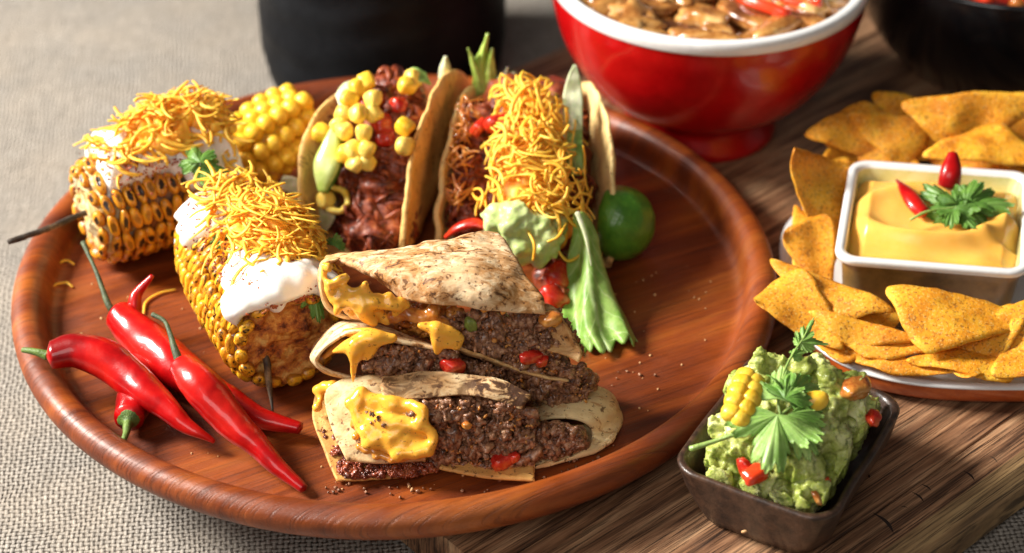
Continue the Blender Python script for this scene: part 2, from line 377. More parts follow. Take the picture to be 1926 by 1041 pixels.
_t, _c = M_wood('plate_wood', [(.10, .017, .003), (.18, .033, .004), (.26, .053, .006), (.34, .086, .010)], R(28), .8, .85, .46, .10, .28, .20); m_plate = _t.m
m_chili = M_chili()
m_stem = M_green('chili_stem', (.06, .11, .02), (.17, .26, .05), .5)
m_stemdark = M_green('dark_stem', (.03, .04, .02), (.10, .13, .05), .6)
m_lettuce = M_leaf('lettuce', (.15, .31, .04), (.36, .52, .14), (.66, .76, .42), .42, .3, 6.)
m_letpale = M_leaf('pale_lettuce', (.55, .62, .30), (.78, .80, .58), (.85, .86, .68), .3, .3, 4.)
m_cil = M_leaf('cilantro', (.055, .15, .018), (.14, .28, .045), (.22, .36, .10), .42, .15, 5.)
m_cilb = M_leaf('fresh_cilantro', (.17, .34, .055), (.32, .50, .13), (.42, .58, .22), .38, .2, 6.)
m_cilstem = M_green('cilantro_stem', (.20, .32, .07), (.36, .48, .14), .4, 2., .2)
m_kern1 = M_kernel('grilled_kernel', 1.6, (.62, .22, .012), (.86, .42, .02))
m_kern2 = M_kernel('seared_kernel', .9, (.74, .33, .012), (.90, .50, .025))
m_kern3 = M_kernel('fresh_kernel', 0, (.86, .48, .02), (.92, .62, .07))
m_kern4 = M_kernel('pale_kernel', 0, (.88, .56, .06), (.92, .72, .18))
m_cob = M_cob('cob_pith', [(.34, (.42, .18, .04)), (.45, (.70, .42, .12)), (.55, (.84, .66, .34)), (.66, (.90, .78, .52))]); m_cob2 = M_cob('grilled_cob_face', [(.36, (.12, .025, .006)), (.43, (.42, .11, .02)), (.52, (.68, .26, .04)), (.62, (.85, .50, .14))]); m_cream = M_cream()
m_shred = M_cheese('cheddar_shred', (.95, .42, .025), (.98, .57, .075), .5, 0, .5)
m_melt = M_cheese('melted_cheese', (.86, .38, .03), (.92, .50, .07), .2, .61, .3)
m_dip = M_cheese('cheese_dip', (.92, .46, .075), (.94, .54, .12), .25, 0, .45, .8, .2)
m_tort = M_tortilla('toasted_tortilla', .47, .60, (.84, .66, .40), .48, .62)
m_tort_hot = M_tortilla('browned_tortilla', .45, .58, (.80, .55, .26), .42, .62)
m_tort_pale = M_tortilla('pale_tortilla', .53, .66, (.88, .66, .35), .45, .61)
m_tort_char = M_tortilla('charred_tortilla', .40, .475, (.80, .60, .34), .42, .60)
m_shellm = M_tortilla('taco_shell_skin', .53, .60, (.88, .56, .19), .57, .64)
m_shellp = M_tortilla('pale_taco_shell_skin', .55, .63, (.90, .66, .28), .57, .64)
m_beef = M_crumb('ground_beef', [(.050, .018, .008), (.20, .078, .036), (.40, .18, .088), (.62, .36, .20)], .30, 9., .45, .9)  # lightest stop paints wet highlights into the colour, along with pale fat
m_meat = M_crumb('shredded_meat', [(.04, .007, .003), (.16, .025, .008), (.28, .048, .012), (.42, .11, .025)], .42, 6., .15)
m_tom = M_crumb('tomato_flesh', [(.30, .008, .005), (.48, .016, .008), (.58, .04, .012), (.68, .13, .03)], .25, 2.5, .35, .5)
m_sauce = M_crumb('onion_sauce', [(.20, .04, .01), (.45, .13, .02), (.60, .24, .04), (.70, .36, .10)], .22, 2., .6, .6)
m_chip = M_chip(); m_guac = M_guac()
m_dark = M_ceramic('dark_glaze', (.022, .011, .007), (.095, .046, .026), .42, 1.8, .38, .68, .22, .6)
m_white = M_ceramic('white_glaze', (.80, .80, .80), (.86, .86, .85), .18)
m_orange = M_ceramic('terracotta_glaze', (.40, .07, .012), (.56, .12, .02), .3)
m_red = M_ceramic('red_glaze', (.40, .002, .003), (.48, .004, .005), .25, coat=.3)
m_black = M_ceramic('black_glaze', (.004, .004, .005), (.009, .009, .010), .22)
m_pot = M_ceramic('black_satin', (.004, .0045, .006), (.008, .009, .011), .5, .5, .4, .7, .0, .5); m_pot.node_tree.nodes['Principled BSDF'].inputs['Specular IOR Level'].default_value = .12
m_brownglz = M_ceramic('brown_glaze', (.09, .050, .012), (.30, .17, .045), .40, .35, .36, .62, .1)
m_yelglz = M_ceramic('yellow_green_glaze', (.62, .66, .30), (.72, .74, .42), .2)
m_lime = M_green('lime_skin', (.045, .16, .012), (.12, .30, .025), .34, 1.2, .2)
m_avo = M_ceramic('avocado_flesh', (.42, .58, .09), (.68, .76, .28), .4, .7)
m_skew = M_crumb('charred_stick', [(.010, .008, .006), (.03, .02, .014), (.10, .06, .03), (.36, .24, .12)], .6, 1.6, 0., .4)
m_papr = M_crumb('paprika', [(.10, .015, .006), (.26, .04, .012), (.38, .08, .02), (.45, .14, .04)], .6, 3., 0.)
m_chick = M_crumb('stewed_chicken', [(.16, .05, .010), (.36, .14, .030), (.56, .27, .07), (.74, .46, .18)], .3, 1.2, .5, .5)
m_stew = M_crumb('stew_sauce', [(.05, .015, .006), (.16, .05, .015), (.34, .13, .03), (.52, .24, .06)], .2, 1.5, .7, .6)
m_ring = M_simple('chili_ring_flesh', (.80, .055, .015), .2, Coat_Weight=.5)
m_crumbp = M_simple('bread_crumb', (.62, .36, .16), .6)
m_charbed = M_crumb('charred_husk', [(.02, .008, .004), (.07, .022, .008), (.20, .07, .015), (.40, .16, .03)], .5, 4., 0.)
# ================================================================== SETTING
ZB, ZF = 2.2, 3.4      # board top, plate floor
def build_cloth():
    n1, n2 = 150, 130; xs = np.linspace(-75, 75, n1); ys = np.linspace(-45, 120, n2); V = []
    for x in xs:
        for y in ys:
            z = .30*ns((x*.5+y*.15, y*1.1-x*.1, 0), .16, 2)*min(1, max(.15, (y+20)/30)) + .05*ns((x, y, 0), .5, 4)
            if x > 2: z *= .3
            V.append((x, y, z-.12))
    o = part('burlap_cloth', V, [tuple(reversed(f)) for f in grid_faces(n1, n2)], m_burlap, base=(0, 0, 0)); tag(o, 'coarse beige burlap cloth under the boards', 'cloth', kind='structure'); del o['category']
build_cloth()
AX = np.array([math.cos(R(41.5)), math.sin(R(41.5)), 0]); AN = np.array([-AX[1], AX[0], 0])
def build_board():
    t = thing('serving_board', 'thick brown wooden board with long dark grain under the bowls', 'board', AX*20+AN*-6)
    edges = [(-25.9, -23.3, 1), (-23.27, -15.6, 0), (-15.57, -7.0, 0), (-6.97, 2.2, 0), (2.23, 11.0, 0), (11.03, 13.3, 0)]
    for i, (a, b, pale) in enumerate(edges):
        u0, u1 = -8.2, 62.; ch = .07; rows = []
        nU = 60
        # rounded cross-section across the stave
        cs = [(a, 0.), (a, ZB-ch)] + [(a+ch*.5, ZB-ch*.3), (a+ch, ZB)] + [(a+(b-a)*k/8, ZB) for k in range(1, 8)] + [(b-ch, ZB), (b-ch*.5, ZB-ch*.3), (b, ZB-ch), (b, 0.)]
        if i == 0: cs = [(a+.35, .02), (a, .25), (a, ZB-.75), (a+.15, ZB-.4), (a+.5, ZB-.12), (a+1., ZB)] + cs[8:]
        if i == len(edges)-1: cs = cs[:8]+[(b-1.0, ZB), (b-.5, ZB-.12), (b-.15, ZB-.4), (b, ZB-.75), (b, .25), (b-.35, .02)]
        V = []
        for k in range(nU):
            u = u0+(u1-u0)*k/(nU-1)
            for (n_, z) in cs: V.append(AX*u+AN*n_+np.array([0, 0, z+.02]))
        F = grid_faces(nU, len(cs)); m = len(V)
        F.append(tuple(range(len(cs)))); F.append(tuple(reversed([(nU-1)*len(cs)+q for q in range(len(cs))])))
        o = part('stave', V, F, m_board, t, base=AX*(20)+AN*(a+b)/2)
        o.data.polygons.foreach_set('use_smooth', [False]*len(o.data.polygons))
        if i == 0: o['label'] = 'edge stave with a rounded pale arris'; o.data.materials.append(m_board_pale)
        if i == 0:
            for p in o.data.polygons:
                c = np.array(p.center)+np.array(o.location)+origin(t); d = c@AN
                if d < a+.9: p.material_index = 1
    # knife nicks in the near stave
    for (px, py, L, ang, wd) in [(1661, 985, 1.3, -62, .16), (1726, 936, .7, -58, .10), (1742, 918, .5, -50, .08), (1822, 896, .7, -60, .10), (1632, 896, .3, -70, .12), (1868, 865, .5, -60, .05), (1700, 955, .3, -20, .05)]:
        c = Z(px, py, ZB); d = np.array([math.cos(R(ang)), math.sin(R(ang)), 0]); q = np.array([-d[1], d[0], 0])
        P = [c+d*L*(k/8-.5)+q*.12*math.sin(k/8*3.1)*L for k in range(9)]
        V = []
        for k, p in enumerate(P):
            ww = wd*math.sin((k+.3)/8.6*math.pi)
            V += [p-q*ww*.5+[0, 0, .026], p+q*ww*.5+[0, 0, .026]]
        o = part('knife_nick', V, [(2*k, 2*k+2, 2*k+3, 2*k+1) for k in range(8)], m_nick, t)
m_nick = M_simple('nick_hollow', (.022, .012, .008), .9)
build_board()
# ------------------------------------------------------------------ round wooden plate
def build_plate():
    prof = [(0, 0), (11.8, 0.), (12.3, .02), (13.6, .12), (14.9, .34), (15.9, .72), (16.55, 1.15), (16.9, 1.6), (16.97, 2.0), (16.88, 2.28), (16.66, 2.50), (16.35, 2.60), (16.05, 2.54), (15.80, 2.34), (15.64, 2.05), (15.55, 1.75), (15.46, 1.46), (15.30, 1.27), (15.05, 1.18), (14.6, 1.19), (14.1, 1.2), (0, 1.2)]
    P = crs(np.array([(a, 0, b) for a, b in prof[2:20]]), 54)[:, [0, 2]]
    P = [(0.001, .03), (6, .03), (11.8, .03)]+[(a, max(b, .03)) for a, b in P]+[(r, 1.2) for r in (13, 9, 6, 3, .001)]
    V, F = lathe(P, 200, (0, 0, ZB), lambda a, z: .0012*math.sin(3*a+1)+.0008*math.sin(7*a))
    o = part('round_wooden_plate', V, F, m_plate, base=(0, 0, ZB))
    tag(o, 'large round red-brown wooden plate with a thick raised rim', 'plate')
build_plate()
def simple_bowl(name, label, c, prof_out, prof_rim, prof_in, mo, mr, mi, extra=()):
    t = thing(name, label, 'bowl', c)
    for nm, pr, m in (('bowl_wall', prof_out, mo), ('rim', prof_rim, mr), ('inner_wall', prof_in, mi)):
        q = crs(np.array([(a, 0, b) for a, b in pr]), max(12, len(pr)*6))[:, [0, 2]]
        V, F = lathe([(max(a, .001), b) for a, b in q], 128, c); part(nm, V, F, m, t, base=c)
    return t
# ------------------------------------------------------------------ red bowl of stew
RB = (14.9, 15.7, ZB+.02)
bowl = simple_bowl('footed_bowl', 'glossy red footed bowl with a white rim, full of stew', RB,
    [(.1, .3), (2.9, .25), (3.35, .0), (3.85, .03), (3.95, .35), (3.65, 1.0), (3.55, 1.5), (4.4, 2.1), (5.8, 3.2), (7.1, 5.3), (7.7, 7.3), (7.82, 8.4)],
    [(7.82, 8.4), (7.92, 8.52), (7.95, 8.85), (7.84, 9.08), (7.57, 9.14), (7.34, 9.0), (7.24, 8.7)],
    [(7.24, 8.7), (7.15, 7.6), (6.5, 5.2), (4.6, 3.0), (.1, 2.4)], m_red, m_white, m_white)
def build_stew():
    cx, cy = RB[0], RB[1]; zt = RB[2]+8.05
    t = thing('chicken_stew', 'brown chicken stew with sliced red chilli filling the red bowl', 'stew', (cx, cy, RB[2]+3))
    V = []; n1, n2 = 26, 72
    for i in range(n1):
        r = 7.22*i/(n1-1)+.001
        for k in range(n2):
            a = 2*math.pi*k/n2; x, y = cx+r*math.cos(a), cy+r*math.sin(a)
            V.append((x, y, zt-.25+.35*ns((x, y, 0), .7)+.15*ns((x, y, 3), 2.)-.5*(r/7.2)**6))
    part('stew_surface', V, grid_faces(n1, n2, True), m_stew, t)
    for i in range(85):
        a = rnd.uniform(0, 6.28); r = 5.9*math.sqrt(rnd.random()); x, y = cx+r*math.cos(a), cy+r*math.sin(a)-.2
        s = rnd.uniform(.7, 1.35); L = rnd.uniform(1.1, 2.1)
        Vb, Fb = chunk((0, 0, 0), (1, 1, 1), i, None, 3.0, .45); Rm = rotz(rnd.uniform(0, 6.28))@rotx(rnd.uniform(-.3, .3))
        Vb = (Vb*np.array([L, .75, .42])*s*.8)@Rm.T+np.array([x, y, zt+rnd.uniform(-.05, .3)])
        part('chicken_piece', Vb, Fb, m_chick if rnd.random() < .7 else m_stew, t)
    for px, py, rr, tilt in [(1437, 12, .95, .5), (1495, -5, .9, -.4), (1395, -35, .9, .3)]:
        c = Z(px, py, zt+.55); A = np.linspace(0, 2*math.pi, 15)[:-1]
        P = np.array([c+np.array([math.cos(a)*rr*1.35*math.cos(.6)-math.sin(a)*rr*.55*.5, math.cos(a)*rr*1.3*(-.75)-math.sin(a)*rr*.3, math.sin(a)*tilt*.4]) for a in A])
        V = []; F = []
        nn = 42; C = crs(np.vstack([P, P[:1]]), nn+1)[:-1]
        for i in range(nn):
            T = nrm(C[(i+1) % nn]-C[i-1]); x = nrm(np.cross(T, (0, 0, 1)))
            for k in range(8):
                a = 2*math.pi*k/8; V.append(C[i]+.20*math.cos(a)*x+.30*math.sin(a)*np.array([0, 0, 1.]))
        for i in range(nn):
            for k in range(8): F.append((i*8+k, i*8+(k+1) % 8, ((i+1) % nn)*8+(k+1) % 8, ((i+1) % nn)*8+k))
        part('chili_ring', V, [tuple(reversed(f)) for f in F], m_ring, t)
build_stew()
# ------------------------------------------------------------------ black bowl of salsa
BB = (31.2, 22.4, ZB+.02)
simple_bowl('black_bowl', 'black round bowl of red salsa behind the corn chips', BB,
    [(.1, .2), (3.2, .15), (3.7, .0), (4.3, .05), (5.2, .9), (6.6, 2.6), (7.5, 4.6), (7.9, 6.4), (8.0, 7.2)],
    [(8.0, 7.2), (8.02, 7.35), (7.9, 7.48), (7.72, 7.42), (7.65, 7.2)], [(7.65, 7.2), (7.4, 6.0), (6.2, 3.4), (.1, 1.4)], m_black, m_black, m_black)
def build_salsa():
    cx, cy = BB[0], BB[1]; zt = BB[2]+6.5
    t = thing('tomato_salsa', 'chunky red tomato salsa in the black bowl', 'salsa', (cx, cy, BB[2]+3)); V = []; n1, n2 = 22, 60
    for i in range(n1):
        r = 7.45*i/(n1-1)+.001
        for k in range(n2):
            a = 2*math.pi*k/n2; x, y = cx+r*math.cos(a), cy+r*math.sin(a); V.append((x, y, zt+.3*ns((x, y, 0), .9)))
    part('salsa_surface', V, grid_faces(n1, n2, True), m_tom, t)
    for i in range(70):
        a = rnd.uniform(0, 6.28); r = 6.8*math.sqrt(rnd.random())
        Vb, Fb = ball((cx+r*math.cos(a), cy+r*math.sin(a), zt+rnd.uniform(.1, .4)), rnd.uniform(.35, .7), 2, .4, i, rnd_rot(), (1.2, .9, .6))
        part('tomato_chunk', Vb, Fb, rnd.choice([m_tom, m_tom, m_meat, m_sauce]), t)
build_salsa()
# ------------------------------------------------------------------ black pot
def build_pot():
    c = (-2.05, 25.3, .02)
    prof = [(.001, .0), (5.6, .0), (6.1, .12), (6.4, .45), (6.6, 1.1), (6.7, 2.3), (6.78, 3.6), (6.75, 5.), (6.6, 7), (6.4, 9.5), (6.2, 12), (6.0, 14.5), (5.8, 14.7), (5.5, 14.4), (5.4, 12.), (5.0, 3), (.001, 1.)]
    q = [prof[0]]+[(a, b) for a, b in crs(np.array([(a, 0, b) for a, b in prof[1:]]), 110)[:, [0, 2]]]
    V, F = lathe([(max(a, .001), b) for a, b in q], 128, c, lambda a, z: .012*math.sin(2*a+z*.5)+.008*ns((math.cos(a)*3, math.sin(a)*3, z*1.2), 1.)+.006*math.sin(z*3+2*math.sin(a*2)))
    t = thing('black_pot', 'tall black rounded pot on the burlap behind the tacos', 'pot', c)
    part('pot_body', V, F, m_pot, t, base=c)
build_pot()
# ------------------------------------------------------------------ chips plate
CP = np.array([26.6, .1, ZB+.02])
def sup(r, n=3.0, c=(0, 0), rx=9.2, ry=7.75, N=140, z=0):
    out = []
    for k in range(N):
        a = 2*math.pi*k/N; ca, sa = math.cos(a), math.sin(a); q = (abs(ca)**n+abs(sa)**n)**(-1/n)
        out.append((c[0]+rx*r*ca*q, c[1]+ry*r*sa*q, z))
    return out
def build_chip_plate():
    t = thing('oval_plate', 'white plate with a terracotta underside, heaped with corn chips', 'plate', CP)
    def ringmesh(pr, m, nm):
        pr = crs(np.array([(a, 0, b) for a, b in pr]), len(pr)*4)[:, [0, 2]]
        V = []
        for r, z in pr: V += sup(max(r, .0005), 3., CP[:2], z=CP[2]+z)
        part(nm, V, grid_faces(len(pr), 140, True), m, t, base=CP)
    ringmesh([(.0, .02), (.60, .02), (.84, .0), (.92, .10), (.965, .4), (.985, .8), (.985, 1.14)], m_orange, 'underside')
    ringmesh([(.985, 1.14), (.998, 1.18), (1.0, 1.28), (.985, 1.36), (.96, 1.33), (.93, 1.1), (.86, .62), (.75, .45), (.4, .42), (.0, .42)], m_white, 'upper_face')
build_chip_plate()
# ================================================================== RIGHT SIDE: dishes, dip, chips, guacamole
def rrect(hx, hy, rc, n=10, Nx=8):
    """rounded rectangle outline, evenly structured"""
    out = []
    for (sx, sy, a0) in ((1, -1, -90), (1, 1, 0), (-1, 1, 90), (-1, -1, 180)):
        cx, cy = sx*(hx-rc), sy*(hy-rc)
        for k in range(n+1):
            a = R(a0+90*k/n); out.append((cx+rc*math.cos(a), cy+rc*math.sin(a)))
        # straight run to the next corner
        nx = {(1, -1): (1, 1), (1, 1): (-1, 1), (-1, 1): (-1, -1), (-1, -1): (1, -1)}[(sx, sy)]
        a = R(a0+90); p = np.array(out[-1]); q = np.array((nx[0]*(hx-rc)+rc*math.cos(a), nx[1]*(hy-rc)+rc*math.sin(a)))
        for k in range(1, Nx): out.append(tuple(p+(q-p)*k/Nx))
    return out
def dish_rings(rings, c, ang, wob=0, seed=0):
    V = []; Rm = ang if np.ndim(ang) == 2 else rotz(ang)
    for hx, hy, rc, z in rings:
        for (x, y) in rrect(hx, hy, rc): V.append(np.array([x, y, z])@Rm.T+np.array(c))
    V = np.array(V)
    if wob: V = V+nvec(V, .35, seed)*wob
    return V, grid_faces(len(rings), len(rrect(1, 1, .2)), True)
# ---- cheese dip dish
zr = 6.7
A_ = Z(1569, 487, zr); D_ = Z(1938, 516, zr); B_ = Z(1626, 303, zr)
ex = nrm(D_-A_); ey = np.array([-ex[1], ex[0], 0]); wid = float(np.linalg.norm(D_-A_)); ey = nrm(ey*.45+nrm(B_-A_)*.55); dep = float(np.linalg.norm(B_-A_)); DM = np.stack([ex, ey, [0, 0, 1.]], 1)
DC = A_+ex*wid/2+ey*dep/2; DC[2] = CP[2]+.45
def build_dip_dish():
    h = zr-DC[2]; X, Y_ = wid/2, dep/2
    t = thing('square_dish', 'rectangular brown glazed dish with a white rim in the middle of the chips', 'dish', DC)
    V, F = dish_rings([(.05, .05, .02, .05), (X-1.2, Y_-1.1, .9, .05), (X-1.0, Y_-.9, 1.0, .0), (X-.8, Y_-.72, 1.1, .12), (X-.55, Y_-.5, 1.1, .6), (X-.3, Y_-.3, 1.0, h-.9), (X-.12, Y_-.12, .9, h-.42), (X-.1, Y_-.1, .9, h-.38)], DC, DM)
    part('outer_wall', V, F, m_brownglz, t, base=DC)
    V, F = dish_rings([(X-.1, Y_-.1, .9, h-.38), (X-.0, Y_-.0, .92, h-.30), (X+.04, Y_+.04, .95, h-.1), (X, Y_, .92, h), (X-.15, Y_-.15, .8, h+.05), (X-.33, Y_-.33, .7, h), (X-.42, Y_-.42, .65, h-.14)], DC, DM)
    part('rim', V, F, m_white, t, base=DC)
    V, F = dish_rings([(X-.42, Y_-.42, .65, h-.14), (X-.5, Y_-.5, .6, h-.6), (X-.9, Y_-.9, .6, 1.), (X-1.4, Y_-1.4, .5, .5), (.05, .05, .02, .5)], DC, DM)
    part('inner_wall', V, F, m_yelglz, t, base=DC)
    # dip: swirled surface
    n1, n2 = 90, 80; V = []; Rm = DM; hx, hy = X-.5, Y_-.5
    for i in range(n1):
        for j in range(n2):
            x = hx*(2*i/(n1-1)-1); y = hy*(2*j/(n2-1)-1)
            # squeeze corners
            k = max(0, (abs(x)/hx)**8*(abs(y)/hy)**8); f = 1-.06*k
            r = math.hypot(x*.62+.3, y+.1); a = math.atan2(y+.1, x*.62+.3)
            e = max(abs(x)/hx, abs(y)/hy)
            z = .75*math.exp(-((r-2.05-.25*math.sin(a+.6))/.45)**2)*(.75+.25*math.sin(a*1.+2.5))+.25*math.exp(-((math.hypot((x-3.2)*.7, y+1.)-.9)/.3)**2)+.2*ns((x, y, 0), .5)+.30*math.exp(-((x+1.)**2+(y-1)**2)/5)-.45*max(0, e-.82)/.18
            V.append(np.array([x*f, y*f, h-.42+z])@Rm.T+DC)
    o = part('cheese_dip', V, [tuple(reversed(q)) for q in grid_faces(n1, n2)], m_dip)
    tag(o, 'smooth orange-yellow cheese dip swirled in the white-rimmed dish', 'dip')
build_dip_dish()
def leaf(name, base, d, n, size, m, parent=None, bend=.35, lobes=3, width=1., seed=0, A=118, label=None):
    d = nrm(d); n = np.asarray(n, float); n = nrm(n-d*(n@d)); s_ = np.cross(n, d); nA, nr = 181, 9; V = []; uv = []
    rr = random.Random(seed); ph = rr.uniform(0, 6)
    for side in (1, -1):
        for k in range(nA):
            th = R(A)*(2*k/(nA-1)-1); q = abs(math.degrees(th))
            w3 = A/3.; loc = (q if q < w3 else q-2*w3)/w3            # position inside one of three lobes
            r = (1. if q < w3 else .84)*(.46+.54*max(0, 1-abs(loc)**2.2)**.6)
            k3 = th*180/math.pi/w3*2.+.5; saw = abs((k3 % 1)-.5)*2; r *= 1-.20*saw**2.2
            k4 = th*180/math.pi/w3*6.+.3; r *= 1-.07*(abs((k4 % 1)-.5)*2)**1.5
            r *= 1+.05*math.sin(th*5+ph)
            for i in range(nr):
                f = i/(nr-1); x = r*f*math.cos(th); y = r*f*math.sin(th)*width
                z = -bend*(f*r)**2+.06*math.sin(th*6+ph)*f+.10*ns((x, y, 0), 2.2, seed)
                z += .018*math.cos(th*180/math.pi/w3*2.5*2*math.pi)*f*r+.07*f*f*math.cos(th*180/math.pi/w3*math.pi+ph)
                p = np.asarray(base)+size*(d*x+s_*y+n*z)+n*side*.022; V.append(p); uv.append((f, k/(nA-1)))
    F = grid_faces(nA, nr); N = nA*nr
    F2 = [tuple(reversed([a+N for a in f])) for f in F]
    b = [i*nr+nr-1 for i in range(nA)]; FS = [(b[i], b[i+1], b[i+1]+N, b[i]+N) for i in range(nA-1)]
    o = part(name, V, [tuple(reversed(f)) for f in F+F2+FS], m, parent, uv=uv)
    if label: o['label'] = label
    return o
# ---- cilantro and chilli on the dip
def build_dip_garnish():
    P = Z(1790, 392, zr+.3)
    t = thing('cilantro_sprig', 'small dark green cilantro sprig lying on the cheese dip', 'herb', P)
    up = nrm([-.1, -.45, 1])
    for k, (bx, by, ex_, ey_, sz, sd) in enumerate([(1800, 388, 1742, 345, 1.75, 1), (1800, 385, 1822, 325, 1.35, 2), (1815, 385, 1905, 380, 1.9, 3), (1800, 392, 1835, 425, 1.35, 4), (1792, 392, 1790, 425, 1.1, 5), (1830, 378, 1870, 345, 1.4, 8)]):
        b = Z(bx, by, zr+.35+.05*k); e = Z(ex_, ey_, zr+.6); leaf('leaf', b, e-b, up+np.array([rnd.uniform(-.2, .2), 0, 0]), sz*1.15, m_cil, t, .2, seed=sd, A=105, width=.8)
    V, F = tube([Z(1712, 414, zr+.15), Z(1745, 398, zr+.4), Z(1795, 391, zr+.42), Z(1830, 380, zr+.4)], [.07, .06, .05, .04], 6); part('stem', V, F, m_cilstem, t)
    for pts, r, lab in [([(1686, 338, .0), (1706, 362, .25), (1722, 385, .2), (1738, 402, .05)], [.05, .28, .40, .36], 'pointed red chilli strip sticking out of the dip left of the cilantro'),
                        ([(1792, 288, 1.5), (1791, 305, 1.2), (1788, 328, .8), (1785, 350, .3)], [.22, .42, .50, .52], 'red chilli tip standing behind the cilantro on the dip')]:
        V, F = tube([Z(x, y, zr+z) for x, y, z in pts], r, 12, .7, 24)
        o = part('chili_tip', V, F, m_chili); tag(o, lab, 'chilli')
build_dip_garnish()
# ---- corn chips
def chip(pts, bulge, label, curl=0., seed=0, th=.12, axis=0):
    """rounded-corner triangle between three points; bulge lifts the middle, curl lifts one edge"""
    P = [np.asarray(p, float) for p in pts]; n = 15; V = []; c = sum(P)/3; N = nrm(np.cross(P[1]-P[0], P[2]-P[0])); N = N if N[2] > 0 else -N
    idx = {}; G = []
    for i in range(n+1):
        for j in range(n+1-i):
            a, b = i/n, j/n; g = 1-a-b; e = min(a, b, g)
            m = max(a, b, g); sh = 1-.13*max(0, (m-.80)/.20)**1.5
            p = P[0]*a+P[1]*b+P[2]*g; p = c+(p-c)*sh*1.10
            out = nrm(p-c) if np.linalg.norm(p-c) > 1e-6 else 0
            p = p+out*(.55*(a*b+b*g+g*a)*27/9*.35*(1-3*e)) + out*.12*ns(p, 1.3, seed)*(1-3*e)
            wv = [a, b, g][axis]
            p = p+N*(bulge*(a*b+b*g+g*a)*3+curl*(wv-.33)**2*2.2+.42*ns(p, .55, seed)+.09*ns(p, 1.7, seed+3)); idx[(i, j)] = len(G); G.append(p)
    G = np.array(G); F = []
    for i in range(n):
        for j in range(n-i):
            F.append((idx[(i, j)], idx[(i+1, j)], idx[(i, j+1)]))
            if j < n-i-1: F.append((idx[(i+1, j)], idx[(i+1, j+1)], idx[(i, j+1)]))
    if np.dot(np.cross(G[F[0][1]]-G[F[0][0]], G[F[0][2]]-G[F[0][0]]), N) < 0: F = [tuple(reversed(f)) for f in F]
    nv = len(G); bd = [idx[(i, 0)] for i in range(n)]+[idx[(n-j, j)] for j in range(n)]+[idx[(0, n-k)] for k in range(n)]
    T = np.full((nv, 1), th/2); T[bd] *= .6
    V = np.vstack([G+N*T, G-N*T]); FF = F+[tuple(reversed([a+nv for a in f])) for f in F]
    # side strip along directed boundary
    de = {(f[k], f[(k+1) % 3]) for f in F for k in range(3)}
    for a, b in de:
        if (b, a) not in de: FF.append((b, a, a+nv, b+nv))
    o = part('corn_chip', V, FF, m_chip); tag(o, label, 'chip', 'corn chips heaped on the oval plate'); return o
CHIPS = [
 ([(1466, 290, 8.2), (1590, 318, 6.2), (1556, 480, 4.2)], .15, 'tall corn chip standing at the left end of the plate, left of the dip dish', .9, 1),
 ([(1508, 256, 6.0), (1640, 190, 7.2), (1668, 300, 5.2)], .35, 'corn chip at the far left corner of the heap, behind the dip dish', .2, 2),
 ([(1590, 215, 7.0), (1750, 232, 6.6), (1700, 320, 5.0)], .3, 'small corn chip wedged behind the far rim of the dip dish', .2, 3),
 ([(1694, 190, 8.0), (1985, 176, 8.0), (1800, 292, 5.8)], .3, 'largest corn chip at the back, its thin point turned toward the black bowl', -.3, 4),
 ([(1728, 300, 6.4), (1862, 232, 7.0), (1990, 318, 6.0)], .3, 'corn chip leaning on the far rim of the dip dish below the largest one', .2, 5),
 ([(1464, 450, 5.6), (1560, 408, 6.0), (1560, 555, 4.1)], .2, 'short corn chip beneath the tall standing one, touching the dish corner', .5, 6),
 ([(1446, 492, 5.4), (1690, 590, 5.0), (1540, 610, 4.4)], .4, 'long corn chip pointing left from the near wall of the dip dish', .3, 7),
 ([(1416, 590, 4.6), (1505, 515, 5.4), (1590, 668, 4.0)], .45, 'curled corn chip overhanging the wooden plate at the left of the heap', 1.2, 8),
 ([(1520, 588, 4.9), (1735, 640, 4.8), (1600, 655, 4.3)], .35, 'corn chip layered just below the long one', .2, 9),
 ([(1560, 618, 4.5), (1760, 660, 4.5), (1640, 680, 4.1)], .2, 'thin corn chip edge showing in the middle of the near stack', .1, 10),
 ([(1550, 645, 4.2), (1800, 706, 4.0), (1670, 704, 3.9)], .15, 'lowest corn chip lying on the white rim at the near side', .1, 11),
 ([(1664, 544, 5.9), (1960, 600, 5.3), (1740, 668, 4.9)], .45, 'broad speckled corn chip just in front of the dish', .3, 12),
 ([(1728, 606, 5.6), (1932, 596, 5.8), (1826, 716, 4.4)], -.75, 'trough-shaped corn chip curling up at both ends at the near right', .2, 13),
 ([(1860, 712, 4.2), (1950, 590, 5.2), (2010, 690, 4.6)], .2, 'corn chip cut off by the right edge of the photo, lower one', .1, 14),
 ([(1850, 610, 5.2), (1980, 560, 5.6), (1990, 660, 4.8)], .2, 'corn chip cut off by the right edge of the photo, upper one', .1, 15),
 ([(1700, 680, 4.3), (1880, 650, 4.6), (1900, 725, 4.0)], .2, 'reddish corn chip under the trough-shaped one', .1, 16),
 ([(1480, 520, 4.7), (1590, 560, 4.6), (1500, 640, 4.2)], .3, 'corn chip underneath the curled one', .2, 17),
]
